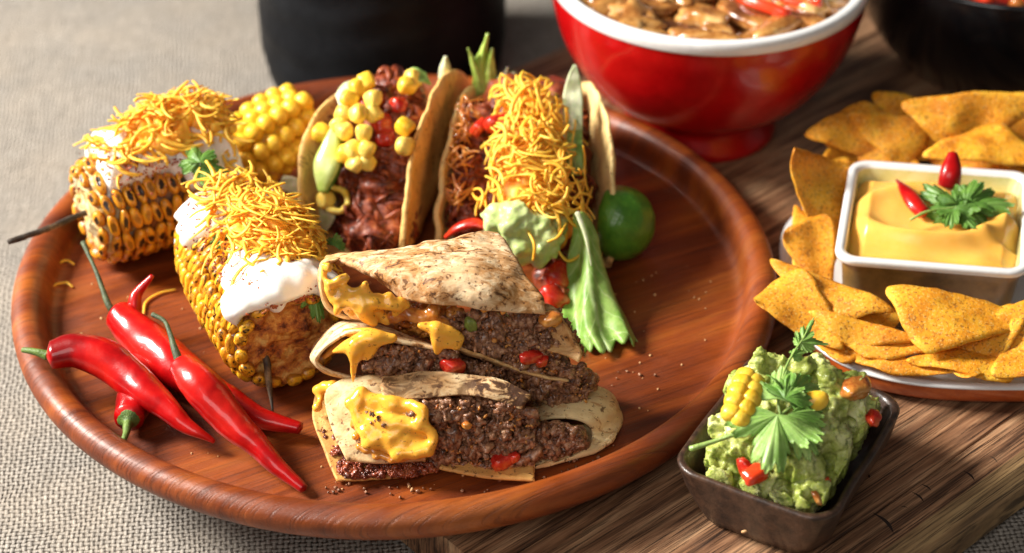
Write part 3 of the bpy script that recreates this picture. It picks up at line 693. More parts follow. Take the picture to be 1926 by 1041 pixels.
CHIPS += [
 ([(1540, 262, 4.8), (1735, 262, 5.2), (1640, 336, 3.9)], .25, 'corn chip filling the corner between the plate and the far left dish rim', .2, 41),
 ([(1700, 262, 5.6), (1850, 225, 6.2), (1800, 330, 4.9)], .25, 'corn chip behind the red chilli tip at the far rim of the dish', .2, 42),
 ([(1515, 330, 4.8), (1600, 300, 5.2), (1580, 420, 4.0)], .25, 'corn chip between the tall standing one and the dish', .2, 43),
 ([(1590, 262, 5.6), (1735, 236, 6.0), (1690, 330, 4.6)], .3, 'corn chip between the back chips and the far rim of the dip dish', .2, 31),
 ([(1800, 205, 6.6), (2000, 215, 6.8), (1900, 300, 5.4)], .3, 'corn chip at the far right, in front of the largest one', .2, 32),
 ([(1490, 395, 5.0), (1560, 470, 4.6), (1500, 570, 4.1)], .3, 'corn chip on the left rim of the plate below the tall standing one', .4, 33),
 ([(1640, 180, 6.6), (1760, 200, 6.8), (1700, 270, 5.6)], .3, 'reddish corn chip showing between the two back chips', .2, 34),
 ([(1500, 400, 4.6), (1575, 470, 4.3), (1530, 560, 3.9)], .2, 'low corn chip lying on the plate rim beside the dish corner', .1, 18),
 ([(1590, 575, 4.2), (1700, 590, 4.2), (1640, 640, 4.0)], .2, 'corn chip hidden under the near stack, close to the dish wall', .1, 19),
 ([(1700, 640, 4.2), (1850, 620, 4.3), (1790, 700, 3.9)], .2, 'corn chip under the broad speckled one', .1, 20),
 ([(1830, 600, 4.8), (1926, 575, 5.0), (1900, 640, 4.6)], .2, 'corn chip tucked between the dish wall and the trough-shaped one', .1, 21),
 ([(1600, 300, 4.6), (1700, 250, 5.4), (1760, 300, 5.0)], .2, 'corn chip lying low behind the far rim of the dip dish', .1, 22),
 ([(1520, 640, 4.0), (1640, 650, 3.9), (1590, 690, 3.7)], .1, 'narrow corn chip on the near left of the white rim', .1, 23)]
for pts, b, lab, curl, sd in CHIPS: chip([Z(*p) for p in pts], b, lab, curl, sd)
for k, (pts, b, lab, curl, sd) in enumerate(CHIPS):        # chips buried under the back of the heap, down to the plate
    if sd in (2, 3, 4, 5, 32):
        P = [Z(*p) for p in pts]
        for q in (1, 2):
            f = q/2.3; c_ = sum(P)/3; Rm = rotz(rnd.uniform(-.7, .7))
            L = [c_+(p-c_)@Rm.T*.92 for p in P]; off = np.array([rnd.uniform(-.5, .5), rnd.uniform(-.9, -.2), 0])
            L = [np.array([p[0], p[1], CP[2]+.8+(p[2]-CP[2]-.8)*(1-f*.85)])+off for p in L]
            chip(L, .25, ('half-hidden corn chip directly under ' if q == 1 else 'deepest buried corn chip, near the plate under ')+{2: 'the far left corner one', 3: 'the small one behind the dish', 4: 'the largest one at the back', 5: 'the one leaning on the far dish rim', 32: 'the one at the far right'}[sd], .2, 50+k*3+q)
# ---- guacamole dish
GC = np.array([16.1, -12.5, ZB+.02]); ga = R(-29)
def build_guac_dish():
    X, Y_, h = 3.32, 4.25, 3.05
    t = thing('stoneware_dish', 'small dark brown rectangular stoneware dish holding guacamole', 'dish', GC)
    V, F = dish_rings([(.03, .03, .01, .05), (1.9, 2.9, .9, .05), (2.15, 3.15, 1.0, .0), (2.45, 3.4, 1.1, .15), (2.85, 3.8, 1.25, .9), (3.12, 4.08, 1.25, 1.9), (X, Y_, 1.2, h-.15), (X+.02, Y_+.02, 1.2, h-.05), (X-.08, Y_-.08, 1.15, h+.04), (X-.22, Y_-.22, 1.1, h), (X-.3, Y_-.3, 1.05, h-.12), (X-.5, Y_-.5, 1., 2.), (1.8, 2.8, .9, .7), (1.3, 2.3, .8, .45), (.03, .03, .01, .42)], GC, ga, .10, 2)
    Rr_ = rotz(-ga); L_ = (V-GC)@Rr_.T
    for i in range(len(V)):
        if .1 < L_[i, 2] < 2.7 and max(abs(L_[i, 0])/3.2, abs(L_[i, 1])/4.3) > .55 and i < 7*len(rrect(1, 1, .2)):
            a = L_[i, 0]*3.4+L_[i, 1]*3.4; V[i, :2] += .07*math.sin(a)*(V[i, :2]-GC[:2])/4.*(1-abs(L_[i, 2]-1.3)/1.6)
    part('dish_body', V, F, m_dark, t, base=GC)
build_guac_dish()
def build_guac():
    Rm = rotz(ga); it = []
    def W(x, y, z): return np.array([x, y, z])@Rm.T+GC
    for i in range(105):
        x = rnd.uniform(-2.1, 2.1); y = rnd.uniform(-2.95, 3.2); e = max(abs(x)/2.4, abs(y)/3.35)
        top = 2.7+2.45*(1-e**2.2)*(0.78+.22*(y/3.5))+.5*ns((x, y, 0), .9); r = rnd.uniform(.30, .70)
        it.append((W(x, y, top-r+rnd.uniform(-.15, .2)), r))
    for x in np.arange(-1.75, 1.8, .5):
        for y in np.arange(-2.7, 2.75, .6):
            e = max(abs(x)/2.3, abs(y)/3.2); it.append((W(x, y, 1.95+.5*(1-e)), .6))
            if e < .75: it.append((W(x, y, 2.7+1.6*(1-e**2)), .75))
    for px, py, z, r in [(1436, 690, 7.4, .7), (1430, 676, 7.9, .45), (1428, 664, 8.2, .32), (1470, 700, 7.4, .7), (1440, 720, 7.0, .7), (1400, 720, 6.8, .6), (1380, 740, 6.4, .6), (1500, 690, 7.6, .6), (1540, 690, 7.4, .5), (1600, 735, 6.9, .7), (1618, 730, 6.9, .6), (1580, 760, 6.6, .7), (1610, 770, 6.3, .6), (1630, 760, 6.3, .45), (1645, 790, 5.9, .35), (1560, 720, 7.2, .6), (1352, 800, 5.8, .6), (1345, 860, 5.2, .55), (1350, 900, 5.0, .45), (1400, 930, 5.2, .5), (1550, 930, 5.3, .5), (1460, 945, 5.2, .5), (1510, 945, 5.1, .5), (1590, 870, 5.4, .6), (1620, 820, 5.6, .55), (1560, 820, 6.4, .7)]:
        it.append((Z(px, py, z), r))
    V, F = blob(it, .085, 4, [(1, .14, 'c'), (.8, .40, 'n'), (1.5, -.50, 'r'), (3.2, -.20, 'r'), (7., .08, 'n')])
    Lc = (np.asarray(V)-GC)@Rm; zz = np.clip(Lc[:, 2], .6, 2.2); lx = 1.75+(zz-.6)/1.6*1.0; ly = 2.7+(zz-.6)/1.6*1.0
    hi = np.clip((Lc[:, 2]-3.0)/1.5, 0, 1); lx = lx+.12*hi; ly = ly+.15*hi
    for ax_, lim in ((0, lx), (1, ly)):
        a = np.abs(Lc[:, ax_]); over = np.maximum(a-(lim-.25), 0); Lc[:, ax_] = np.sign(Lc[:, ax_])*np.where(over > 0, lim-.25+.25*np.tanh(over/.5), a)
    V = Lc@Rm.T+GC
    t = thing('guacamole', 'chunky green guacamole heaped in the dark stoneware dish', 'dip', GC+[0, 0, 1])
    part('avocado_mash', V, F, m_guac, t)
    m_tp = m_tom
    for px, py, z, s, m, nm, lab in [(1420, 893, 5.95, (.5, .35, .3), m_ring, 'tomato_piece', 'orange-red tomato piece at the front'), (1402, 880, 5.9, (.4, .3, .22), m_tom, 'tomato_piece', None), (1642, 787, 6.25, (.35, .3, .25), m_tom, 'tomato_piece', 'bright red piece at the right'), (1508, 776, 7.2, (.35, .2, .2), m_tom, 'tomato_piece', None), (1610, 730, 7.35, (.65, .45, .35), m_sauce, 'tomato_piece', 'brownish chunk at the top right'), (1537, 937, 5.7, (.28, .16, .12), m_sauce, 'onion_piece', None), (1556, 905, 5.5, (.3, .15, .12), m_tom, 'tomato_piece', None), (1500, 800, 7., (.4, .2, .2), m_guac, 'avocado_chunk', None)]:
        V, F = chunk(Z(px, py, z), s, px, rnd_rot() if s[0] < .5 else rotz(.5)); o = part(nm, V, F, m, t)
        if lab: o['label'] = lab
build_guac()
def kernel_mesh(nm, m, dent=0.12, sq=2.6, sc=(1, 1, 1), seg=12, rings=8):
    """unit kernel: x along the row, y across it, z outward"""
    V = []; 
    for i in range(rings+1):
        ph = math.pi*i/rings-math.pi/2; 
        for k in range(seg):
            th = 2*math.pi*k/seg
            f = lambda c, e: math.copysign(abs(c)**e, c)
            e = 2/sq; x = f(math.cos(ph), .75)*f(math.cos(th), e); y = f(math.cos(ph), .75)*f(math.sin(th), e); z = f(math.sin(ph), .8)
            r2 = x*x+y*y
            if z > 0: z -= dent*2*math.exp(-r2/.12)
            V.append((x*sc[0]*.5, y*sc[1]*.5, z*sc[2]*.5))
    return mesh(nm, V, [tuple(f) for f in grid_faces(rings+1, seg, True)], m)
def build_guac_corn():
    # a slab of four rows of kernels cut from a cob
    P = Z(1397, 752, 8.0); t = thing('corn_slab', 'shiny yellow slab of corn kernels standing on the guacamole', 'corn', P)
    V, F = blob([([Z(1412, 722, 8.0), Z(1396, 755, 7.8), Z(1384, 788, 7.5)], [.30, .42, .32])], .1, 3); part('corn_core', V, F, m_kern3, t)
    km = kernel_mesh('slab_kernel', m_kern3, .0, 2.4); rx = nrm(Z(1412, 720, 7.2)-Z(1384, 790, 6.8)); vw = nrm(CAM-P); sd = nrm(np.cross(vw, rx)); vw = np.cross(rx, sd)
    for i in range(5):
        for j in range(2):
            q = P+rx*(i-2+.25*(j-.5))*.46+sd*((j-.5)*.56)*(1-.06*abs(i-2)**2)+vw*(.27-.04*abs(i-2)**2)
            inst('kernel', km, t, q, np.stack([rx, nrm(sd-vw*(j-.5)*.8), nrm(vw+sd*(j-.5)*.8)], 1)@rotz(rnd.uniform(-.2, .2)), (.74, .80, .70))
    P = Z(1528, 757, 7.9); V, F = ball(P, 1, 3, .12, 4, frame(nrm(CAM-P))@rotz(.45), (.72, .42, .30)); o = part('yellow_pepper_piece', V, F, m_kern3)
    tag(o, 'smooth yellow piece half hidden under the cilantro on the guacamole', 'pepper')
build_guac_corn()
def build_sprig():
    P = Z(1480, 772, 7.6); t = thing('cilantro_sprig', 'long-stemmed light green cilantro sprig draped over the guacamole', 'herb', P)
    V, F = tube([Z(1298, 845, 6.3), Z(1345, 830, 6.6), Z(1400, 811, 7.1), Z(1445, 795, 7.6), Z(1485, 768, 7.9), Z(1515, 742, 8.1)], [.12, .09, .08, .075, .06, .05], 8); part('stem', V, F, m_cilstem, t)
    V, F = tube([Z(1468, 782, 7.8), Z(1464, 750, 8.1), Z(1475, 700, 8.5), Z(1492, 665, 8.8), Z(1512, 635, 9.1), Z(1522, 612, 9.3)], [.06, .06, .055, .05, .04, .03], 7); part('stem', V, F, m_cilstem, t)
    L = [((1462, 780, 8.15), (1436, 895, 7.1), 2.3, .22, 1.0, 102, m_cilb, 1, 'broad pale fan leaf at the front'),
         ((1485, 778, 8.1), (1528, 868, 6.9), 2.0, .35, .9, 80, m_cilb, 2, None),
         ((1490, 775, 8.0), (1560, 830, 7.0), 1.7, .4, .9, 75, m_cilb, 3, None),
         ((1462, 748, 8.4), (1470, 680, 8.7), 1.75, .2, .75, 92, m_cilb, 4, None),
         ((1482, 748, 8.3), (1560, 700, 8.4), 2.1, .3, .9, 96, m_cil2, 5, 'darker leaf at the upper right'),
         ((1476, 750, 8.4), (1515, 690, 8.7), 1.5, .25, .9, 95, m_cil2, 6, None),
         
         ((1512, 635, 9.1), (1527, 604, 9.4), 1.0, .2, .38, 95, m_cilb, 8, None), ((1505, 645, 9.0), (1552, 642, 8.9), 1.25, .2, .42, 95, m_cilb, 9, None), ((1503, 650, 8.9), (1495, 615, 9.3), .7, .2, .35, 95, m_cilb, 10, None),
         ((1490, 670, 8.7), (1515, 658, 8.8), .8, .2, .5, 95, m_cilb, 11, None)]
    for b, e, sz, bd, wd, A, m, sd, lab in L:
        b = Z(*b); e = Z(*e); leaf('leaf', b, e-b, (-.12, -.55, 1), sz, m, t, bd, 3, wd, sd, A, lab)
m_cil2 = M_leaf('mid_cilantro', (.09, .22, .03), (.20, .37, .07), (.30, .46, .15), .4, .15, 5.)
build_sprig()
# ================================================================== FOOD ON THE WOODEN PLATE
def chili(label, pts, radii, cap, stem_pts, stem_mat=None, stem_r=(.13, .10, .09, .11)):
    P = [Z(*p) for p in pts]; t = thing('red_chili', label, 'chilli', P[0], 'whole red chillies at the left of the plate')
    V, F = tube(P, [q_*.95 for q_ in radii], 28, 1., 90)
    V = V+nvec(V, .7, int(pts[0][0]))*.10+nvec(V, 2.2, 3)*.02
    part('chili_body', V, F, m_chili, t)
    d = nrm(P[0]-P[1]); S0 = [Z(*p) for p in stem_pts]; sm = stem_mat or m_stem
    V, F = tube([P[0]-d*cap*.30, P[0]+d*cap*.1, P[0]+d*cap*.42, P[0]+d*cap*.7], [cap*1.02, cap*.93, cap*.5, .16], 14, 1, 14)
    c0 = P[0]; V = V+nvec(V, 2., 5)*.04
    part('cap', V, F, sm, t)
    V, F = tube([P[0]+d*cap*.4]+S0, stem_r, 8, 1, 30); V = V+nvec(V, 2., 8)*.02; cp = [c_ for c_ in t.children if c_.name.startswith('cap')][0]; part('stem', V, F, sm, cp); return t
z0 = ZF
chili('red chilli lying furthest left, its green stem end on the plate rim', [(97, 668, 5.5), (150, 662, 5.5), (220, 690, 5.2), (290, 750, 4.9), (350, 800, 4.5), (402, 832, 4.05)], [.62, .86, .86, .78, .52, .10], .42, [(66, 662, 5.6), (42, 659, 5.55)], m_stem, (.22, .15, .11))
chili('longest red chilli, running from a tall dark stem near the corn down to the right', [(225, 594, 4.9), (262, 630, 4.7), (330, 690, 4.5), (410, 742, 4.3), (480, 784, 4.1), (564, 808, 3.95)], [.70, .98, .98, .78, .60, .26], .34, [(205, 575, 5.3), (180, 510, 6.1), (156, 456, 6.6)], m_stemdark, (.17, .12, .09, .12))
chili('front red chilli with a curled green stem, crossing over the others', [(342, 688, 6.2), (372, 720, 6.1), (425, 782, 5.3), (480, 835, 4.6), (530, 885, 4.1), (569, 918, 3.75)], [.55, .82, .76, .62, .44, .20], .40, [(328, 655, 6.6), (312, 608, 7.0), (287, 592, 7.1)], m_stemdark, (.20, .13, .09, .11))
chili('short red chilli lying underneath, green cap toward the viewer and tip curling up behind', [(243, 788, 4.35), (256, 745, 4.3), (262, 690, 4.2), (252, 620, 4.5), (256, 560, 5.4), (289, 521, 6.2)], [.66, .80, .80, .62, .42, .10], .56, [(236, 820, 4.45), (226, 838, 4.4)], m_stem, (.22, .14, .12))
# ---- corn cobs
def shred_meshes(k=18, L=(1.1, 2.6), w=.095):
    out = []
    for i in range(k):
        n = 9; d = np.array([1., 0, 0]); p = np.zeros(3); P = [p]; ln = rnd.uniform(*L); c1 = rnd.choice((-1, 1))*rnd.uniform(.02, .30); c2 = rnd.uniform(-.2, .2)
        for j in range(n):
            d = nrm(rotz(c1)@d+np.array([0, 0, c2*.6*math.sin(j*.6+i)])); p = p+d*ln/n; P.append(p)
        P = np.array(P)-np.mean(P, 0); V, F = tube(P, [w*.7, w*rnd.uniform(.8, 1.25), w*rnd.uniform(.8, 1.15), w*.65], 5, rnd.uniform(.35, .6), 13, twist=rnd.uniform(-3, 3)); out.append(mesh('shred', V, F, m_shred))
    return out
SHR = shred_meshes()
SHS = shred_meshes(10, (.8, 1.6), .06)
class Cob:
    def __init__(s, front, back, Rr, name, label, nrow, ncol, km, seed, cm=None):
        s.A = np.asarray(front, float); s.B = np.asarray(back, float); s.R = Rr; s.a = nrm(s.B-s.A); s.Ln = float(np.linalg.norm(s.B-s.A))
        s.u = nrm(np.array([0, 0, 1.])-s.a*s.a[2]); s.w = np.cross(s.a, s.u)
        s.t = thing(name, label, 'corn', s.A*.5+s.B*.5-np.array([0, 0, Rr]))
        Vs, Fs = tube([s.A+s.a*1.55, s.A*.5+s.B*.5, s.B-s.a*1.3], [Rr*.87, Rr*.87, Rr*.78], 40, 1, 20); part('husk_bed', Vs, Fs, m_charbed, s.t)
        # core: rough cut face
        prof = [(.001, .05), (Rr*.30, .0), (Rr*.52, .12), (Rr*.66, .05), (Rr*.82, .35), (Rr*.80, s.Ln*.3), (Rr*.80, s.Ln*.7), (Rr*.68, s.Ln-.3), (Rr*.4, s.Ln), (.001, s.Ln)]
        V = []; n = 72; PR = crs(np.array([(a, 0, b) for a, b in prof]), 70)
        for i, p in enumerate(PR):
            for k in range(n):
                a = 2*math.pi*k/n; q = s.P(p[2], a, max(p[0], .001)); q = q+nvec([q], 1.1, seed)[0]*.26*(1 if p[0] < Rr*.8 else .3)+nvec([q], 3.0, seed)[0]*.14; V.append(q)
        part('cob_core', V, [tuple(reversed(f)) for f in grid_faces(70, n, True)], cm or m_cob, s.t)
        pitch = (s.Ln-.35)/ncol
        for k in range(nrow):          # cut kernels round the end face
            if rnd.random() < .12: continue
            a = 2*math.pi*(k+.5)/nrow+rnd.uniform(-.05, .05); rad = nrm(s.u*math.cos(a)+s.w*math.sin(a)-s.a*rnd.uniform(1., 1.8)); tan = nrm(np.cross(rad, s.a)); ax = np.cross(tan, rad)
            inst('kernel', km, s.t, s.P(rnd.uniform(.02, .16), a, Rr*.76), np.stack([ax, tan, rad], 1)@rotz(rnd.uniform(-.3, .3)), (rnd.uniform(.4, .6), 2*math.pi*Rr*.74/nrow*rnd.uniform(.85, 1.), .55))
        for i in range(ncol):
            x = .28+pitch*(i+.5); f = 1-.16*max(0, (x/s.Ln-.6)/.4)**2-.10*max(0, 1-x/.9)
            for k in range(nrow):
                a = 2*math.pi*(k+.5*(0))/nrow+.03*math.sin(i*.7+k)+rnd.uniform(-.02, .02)
                c = s.P(x+rnd.uniform(-.03, .03), a, Rr*f-.30+rnd.uniform(-.04, .04)); rad = nrm(s.u*math.cos(a)+s.w*math.sin(a)+s.a*(-.35 if i == 0 else (.3 if i == ncol-1 else 0)))
                wd = 2*math.pi*Rr*f/nrow
                tan = nrm(np.cross(rad, s.a)); ax = np.cross(tan, rad)
                inst('kernel', km, s.t, c, np.stack([ax, tan, rad], 1)@rotz(rnd.uniform(-.22, .22)), (pitch*rnd.uniform(.92, 1.14), wd*rnd.uniform(.88, 1.07), rnd.uniform(.58, .74)))
    def P(s, x, phi, r): return s.A+s.a*x+(s.u*math.cos(phi)+s.w*math.sin(phi))*r
    def surf(s, x, phi, h):
        """x<0 runs over the front end face"""
        if x >= .25: return s.P(x, phi, s.R+h)
        k = min(1., (.25-x)/.55*1.)*math.pi/2; over = max(0, (.25-x)-.9)
        return s.P(.25-(.35+h)*math.sin(k), phi, max(0, s.R-.35-over+(.35+h)*math.cos(k)))
    def cream(s, mask, x0, x1, p0, p1, T, seed, n=110, name='sour_cream'):
        V = []; 
        for i in range(n):
            x = x0+(x1-x0)*i/(n-1)
            for j in range(n):
                ph = p0+(p1-p0)*j/(n-1); q = s.surf(x, ph, 0)
                m = mask(x, ph)+.42*ns(q, .75, seed)+.20*ns(q, 1.8, seed); e = min(1, i/6, (n-1-i)/6, j/6, (n-1-j)/6); m = min(m, (e-.5)*3)
                h = T*(min(1, max(0, m)*1.25)**.42)*(1+.75*ns(q, .7, seed+4)+.35*ns(q, 1.6, seed+5)) if m > 0 else max(-.5, m*2.2)
                V.append(s.surf(x, ph, h-.04))
        F = grid_faces(n, n)
        o = part(name, V, F, m_cream, s.t); me = o.data
        if sum(p.normal.dot(Vector(s.u)) for p in me.polygons) < 0: me.flip_normals()
        return o
    def shreds(s, n, fn, hmax, rmat=SHR, sc=1., bed=None):
        """fn() -> x, phi ; heap of shreds resting on the topping"""
        if bed:
            L = []
            for i in range(bed):
                x, ph, hh = fn()
                if hh > .35: L.append((s.surf(x, ph, .15+hmax*.62*hh-.2), .36))
            V, F = blob(L, .11, 3, [(2.5, .25, 'n'), (6, .12, 'r')]); part('cheese_heap', V, F, m_shred, s.t)
        for i in range(n):
            x, ph, hh = fn(); h = .35+hmax*hh*rnd.random()**.5
            P = s.surf(x, ph, h); nn = nrm(s.u*math.cos(ph)+s.w*math.sin(ph)+np.array([rnd.gauss(0, .28), rnd.gauss(0, .28), 0]))
            q = rnd.uniform(.75, 1.1)*sc; inst('shred', rnd.choice(rmat), s.t, P, frame(nn)@rotz(rnd.uniform(0, 6.28)), (q, q, q))
    def flakes(s, n, fn, h0, sizes=(.025, .075)):
        L = []
        for i in range(n):
            x, ph = fn(); P = s.surf(x, ph, h0+rnd.uniform(0, .05)); L.append(ball(P, rnd.uniform(*sizes), 1, .5, i, rnd_rot(), (1.3, 1, .6)))
        o = part('paprika', *join(*L), m_papr, s.t, smooth=False); o['kind'] = 'stuff'
def skewer(P, r, parent):
    V, F = tube(P, r, 10, 1, 30); V = V+nvec(V, 2.5, 2)*.03; part('skewer', V, F, m_skew, parent)
km1 = kernel_mesh('kernel', m_kern1, .13, 2.3); km2 = kernel_mesh('kernel', m_kern2, .05, 2.5)
def smooth(e0, e1, x): t = min(1, max(0, (x-e0)/(e1-e0))); return t*t*(3-2*t)
def build_cob1():
    c = Cob(Z(165, 402, 6.15), Z(430, 322, 6.3), 2.62, 'grilled_corn_cob', 'charred corn cob at the far left, cut end and dark stick pointing left', 14, 13, km1, 3)
    # mask: cream over the top, drooping toward the viewer on the far half
    def mask(x, ph):
        f = -1 if c.w[1] > 0 else 1     # +phi toward the viewer
        q = ph*f; lim = .62+.85*smooth(2.5, 6.6, x)-.25*smooth(7.4, 9., x); back = -1.2
        return min((lim-q)*1.6, (q-back)*1.6, (x-.9)*1.3, (c.Ln+.1-x)*1.4)
    f = -1 if c.w[1] > 0 else 1
    c.cream(mask, .3, c.Ln+.15, -1.9, 1.9, .62, 5)
    def fn():
        x = min(c.Ln-.2, max(1.2, rnd.gauss(4.2, 1.75))); q = rnd.gauss(-.12, .36); return x, q*f, math.exp(-((x-4.6)/2.6)**2-(q/.6)**2)
    c.shreds(262, fn, 1.9, bed=160)
    def fn2():
        x = rnd.uniform(4.6, 6.4); return x, rnd.uniform(.2, .95)*f, .25
    c.shreds(26, fn2, .6)
    c.flakes(520, lambda: (rnd.gauss(3., 1.5) if rnd.random() < .7 else rnd.uniform(1.5, c.Ln-.6), f*rnd.gauss(.42, .22)), .42)
    up = nrm(c.u+np.array([0, -.5, 0]))
    for b, e, sz, sd in [((375, 305, 9.3), (352, 262, 9.7), 1.35, 1), ((378, 308, 9.2), (410, 322, 8.9), 1.35, 2), ((372, 300, 9.3), (345, 305, 9.2), .9, 3), ((376, 306, 9.3), (385, 270, 9.5), .9, 6)]:
        leaf('cilantro_leaf', Z(*b), Z(*e)-Z(*b), up, sz, m_cil, c.t, .35, seed=sd, A=100, width=.8)
    P0 = c.surf(-1, 0, 0); a = Z(152, 404, 6.25); skewer([a+c.a*1.4, a, Z(85, 432, 6.3), Z(16, 456, 6.3)], [.13, .14, .15, .13], c.t)
build_cob1()
def build_cob2():
    c = Cob(Z(545, 640, 6.15), Z(420, 445, 6.15), 2.75, 'grilled_corn_cob', 'charred corn cob nearer the quesadillas, cut end and burnt stick facing the viewer', 17, 17, km2, 8, m_cob2)
    f = -1 if c.w[0] < 0 else 1     # +q toward the left side of the photo?
    sgn = 1 if np.dot(c.w, np.array([-1, 0, 0])) > 0 else -1   # phi*sgn > 0 : photo left
    def mask(x, ph):
        q = ph*sgn; lim = .62+.35*math.sin(x*1.05+.4)+.1*math.sin(x*2.3); lo = -1.25
        frontlim = -.95+.75*abs(q+.05)**1.6-.5*math.exp(-((q-.30)/.25)**2)+.35*math.exp(-((q+.45)/.3)**2)
        return min((lim-q)*1.5, (q-lo)*1.5, (x-frontlim)*1.5, (c.Ln-.3-x)*1.4)
    c.cream(mask, -1.7, c.Ln+.1, -2., 2., .50, 9)
    def fn():
        x = min(c.Ln-.4, max(1.3, rnd.gauss(3.6, 1.3))); q = rnd.gauss(-.35, .36); return x, q*sgn, math.exp(-((x-3.8)/2.2)**2-((q+.35)/.6)**2)
    c.shreds(225, fn, 1.35, bed=130)
    def fnb():
        return rnd.uniform(5.6, 8.0), rnd.gauss(-.2, .3)*sgn, .5
    c.shreds(60, fnb, .9)
    c.flakes(800, lambda: ((rnd.uniform(-.8, 1.6), sgn*rnd.gauss(-.05, .28)) if rnd.random() < .55 else (rnd.uniform(1.5, 7.5), sgn*rnd.gauss(.25, .25))), .36)
    up = nrm([-.5, -.6, .7])
    for b, e, sz, sd, nn in [((412, 455, 8.6), (402, 425, 8.8), 1.0, 1, up), ((410, 452, 8.6), (405, 478, 8.1), .95, 2, up), ((412, 455, 8.6), (425, 440, 8.6), .7, 3, up), ((590, 545, 8.2), (600, 590, 7.6), 1.3, 4, (.3, -.8, .5)), ((595, 545, 8.2), (618, 565, 7.8), 1.1, 5, (.3, -.8, .5)), ((628, 462, 8.2), (640, 440, 8.4), .8, 6, (.1, -.6, .7))]:
        leaf('cilantro_leaf', Z(*b), Z(*e)-Z(*b), nn, sz, m_cil, c.t, .35, seed=sd, A=100, width=.8)
    a = Z(499, 668, 5.6); skewer([a+c.a*1.5, a, Z(505, 715, 4.7), Z(513, 776, 3.75)], [.14, .16, .14, .04], c.t)
build_cob2()
def build_corn_chunk():
    P = Z(510, 262, 5.6); t = thing('corn_chunk', 'unseared yellow piece of corn cob behind the left taco', 'corn', P)
    km = kernel_mesh('kernel', m_kern3, .0, 2.3); ax = nrm(Z(562, 222, 5.9)-Z(470, 285, 5.0)); sd = nrm(np.cross((0, -.55, .8), ax)); up = np.cross(ax, sd)
    V, F = tube([P-ax*2.2, P, P+ax*2.2], [1.1, 1.5, 1.1], 16, 1, 20); part('corn_core', V, F, m_kern3, t)
    for i in range(6):
        for k in range(7):
            a = R(-100+34*k); rad = up*math.cos(a)+sd*math.sin(a); c = P+ax*((i-2.5)*.72+rnd.uniform(-.05, .05)+(.25 if k % 2 else 0))+rad*(1.5-.05*(i-2.5)**2+(.12 if k % 2 else -.1)); tan = np.cross(rad, ax)
            inst('kernel', km, t, c, np.stack([ax, tan, rad], 1), (.86, .95, 1.05))
build_corn_chunk()
# ---- tacos
def wall_pt(W, s, k):
    c, d, u, Rr = W; return np.asarray(c)+nrm(d)*Rr*s+nrm(u)*Rr*.98*math.sqrt(max(0, 1-s*s))*k
def taco_shell(WL, WR, t, mat, th=.26, seed=0):
    G = []; nS = 60
    for i in range(nS):
        s = -math.cos(math.pi*(i+.3)/(nS-.4)); row = []
        for k in np.linspace(1, .10, 16): row.append(wall_pt(WL, s, k))
        a, b = wall_pt(WL, s, .10), wall_pt(WR, s, .10)
        for k in np.linspace(0, 1, 9)[1:-1]: row.append(a*(1-k)+b*k+np.array([0, 0, -.25*math.sin(k*math.pi)]))
        for k in np.linspace(.10, 1, 16): row.append(wall_pt(WR, s, k))
        G.append(row)
    G = np.array(G); G[:, :, 2] = np.maximum(G[:, :, 2], ZF+.16)
    V, F, uv = shell(G, th, .16, seed); return part('taco_shell', V, F, mat, t, uv=uv)
def strands(items, n, rr, L, m, t, name='shredded_meat', seed=0, r=(.07, .16)):
    """loose torn strands over a mound given by (centre, radius) balls"""
    Lp = []
    for i in range(n):
        c, q = rnd.choice(items); v = nrm([rnd.gauss(0, 1), rnd.gauss(-.5, 1), rnd.gauss(.5, 1)]); P = np.asarray(c)+v*q*rnd.uniform(.85, 1.12)
        d = nrm(np.cross(v, [rnd.gauss(0, 1) for _ in range(3)])); ln = rnd.uniform(*L); cc = np.cross(v, d)*rnd.uniform(-.5, .5)*ln
        pts = [P-d*ln/2-v*.12, P-d*ln/4+cc*.2, P+d*ln/4+cc*.3+v*.05, P+d*ln/2-v*.1]
        rad = rnd.uniform(*r); V, F = tube(pts, [rad*.5, rad, rad*.9, rad*.4], 6, rnd.uniform(.6, 1), 9); Lp.append((V+nvec(V, 3, i % 7)*.05, F))
    o = part(name, *join(*Lp), m, t); o['kind'] = 'stuff'; return o
def mound(pts): return [(Z(*p[:3]), p[3]) for p in pts]
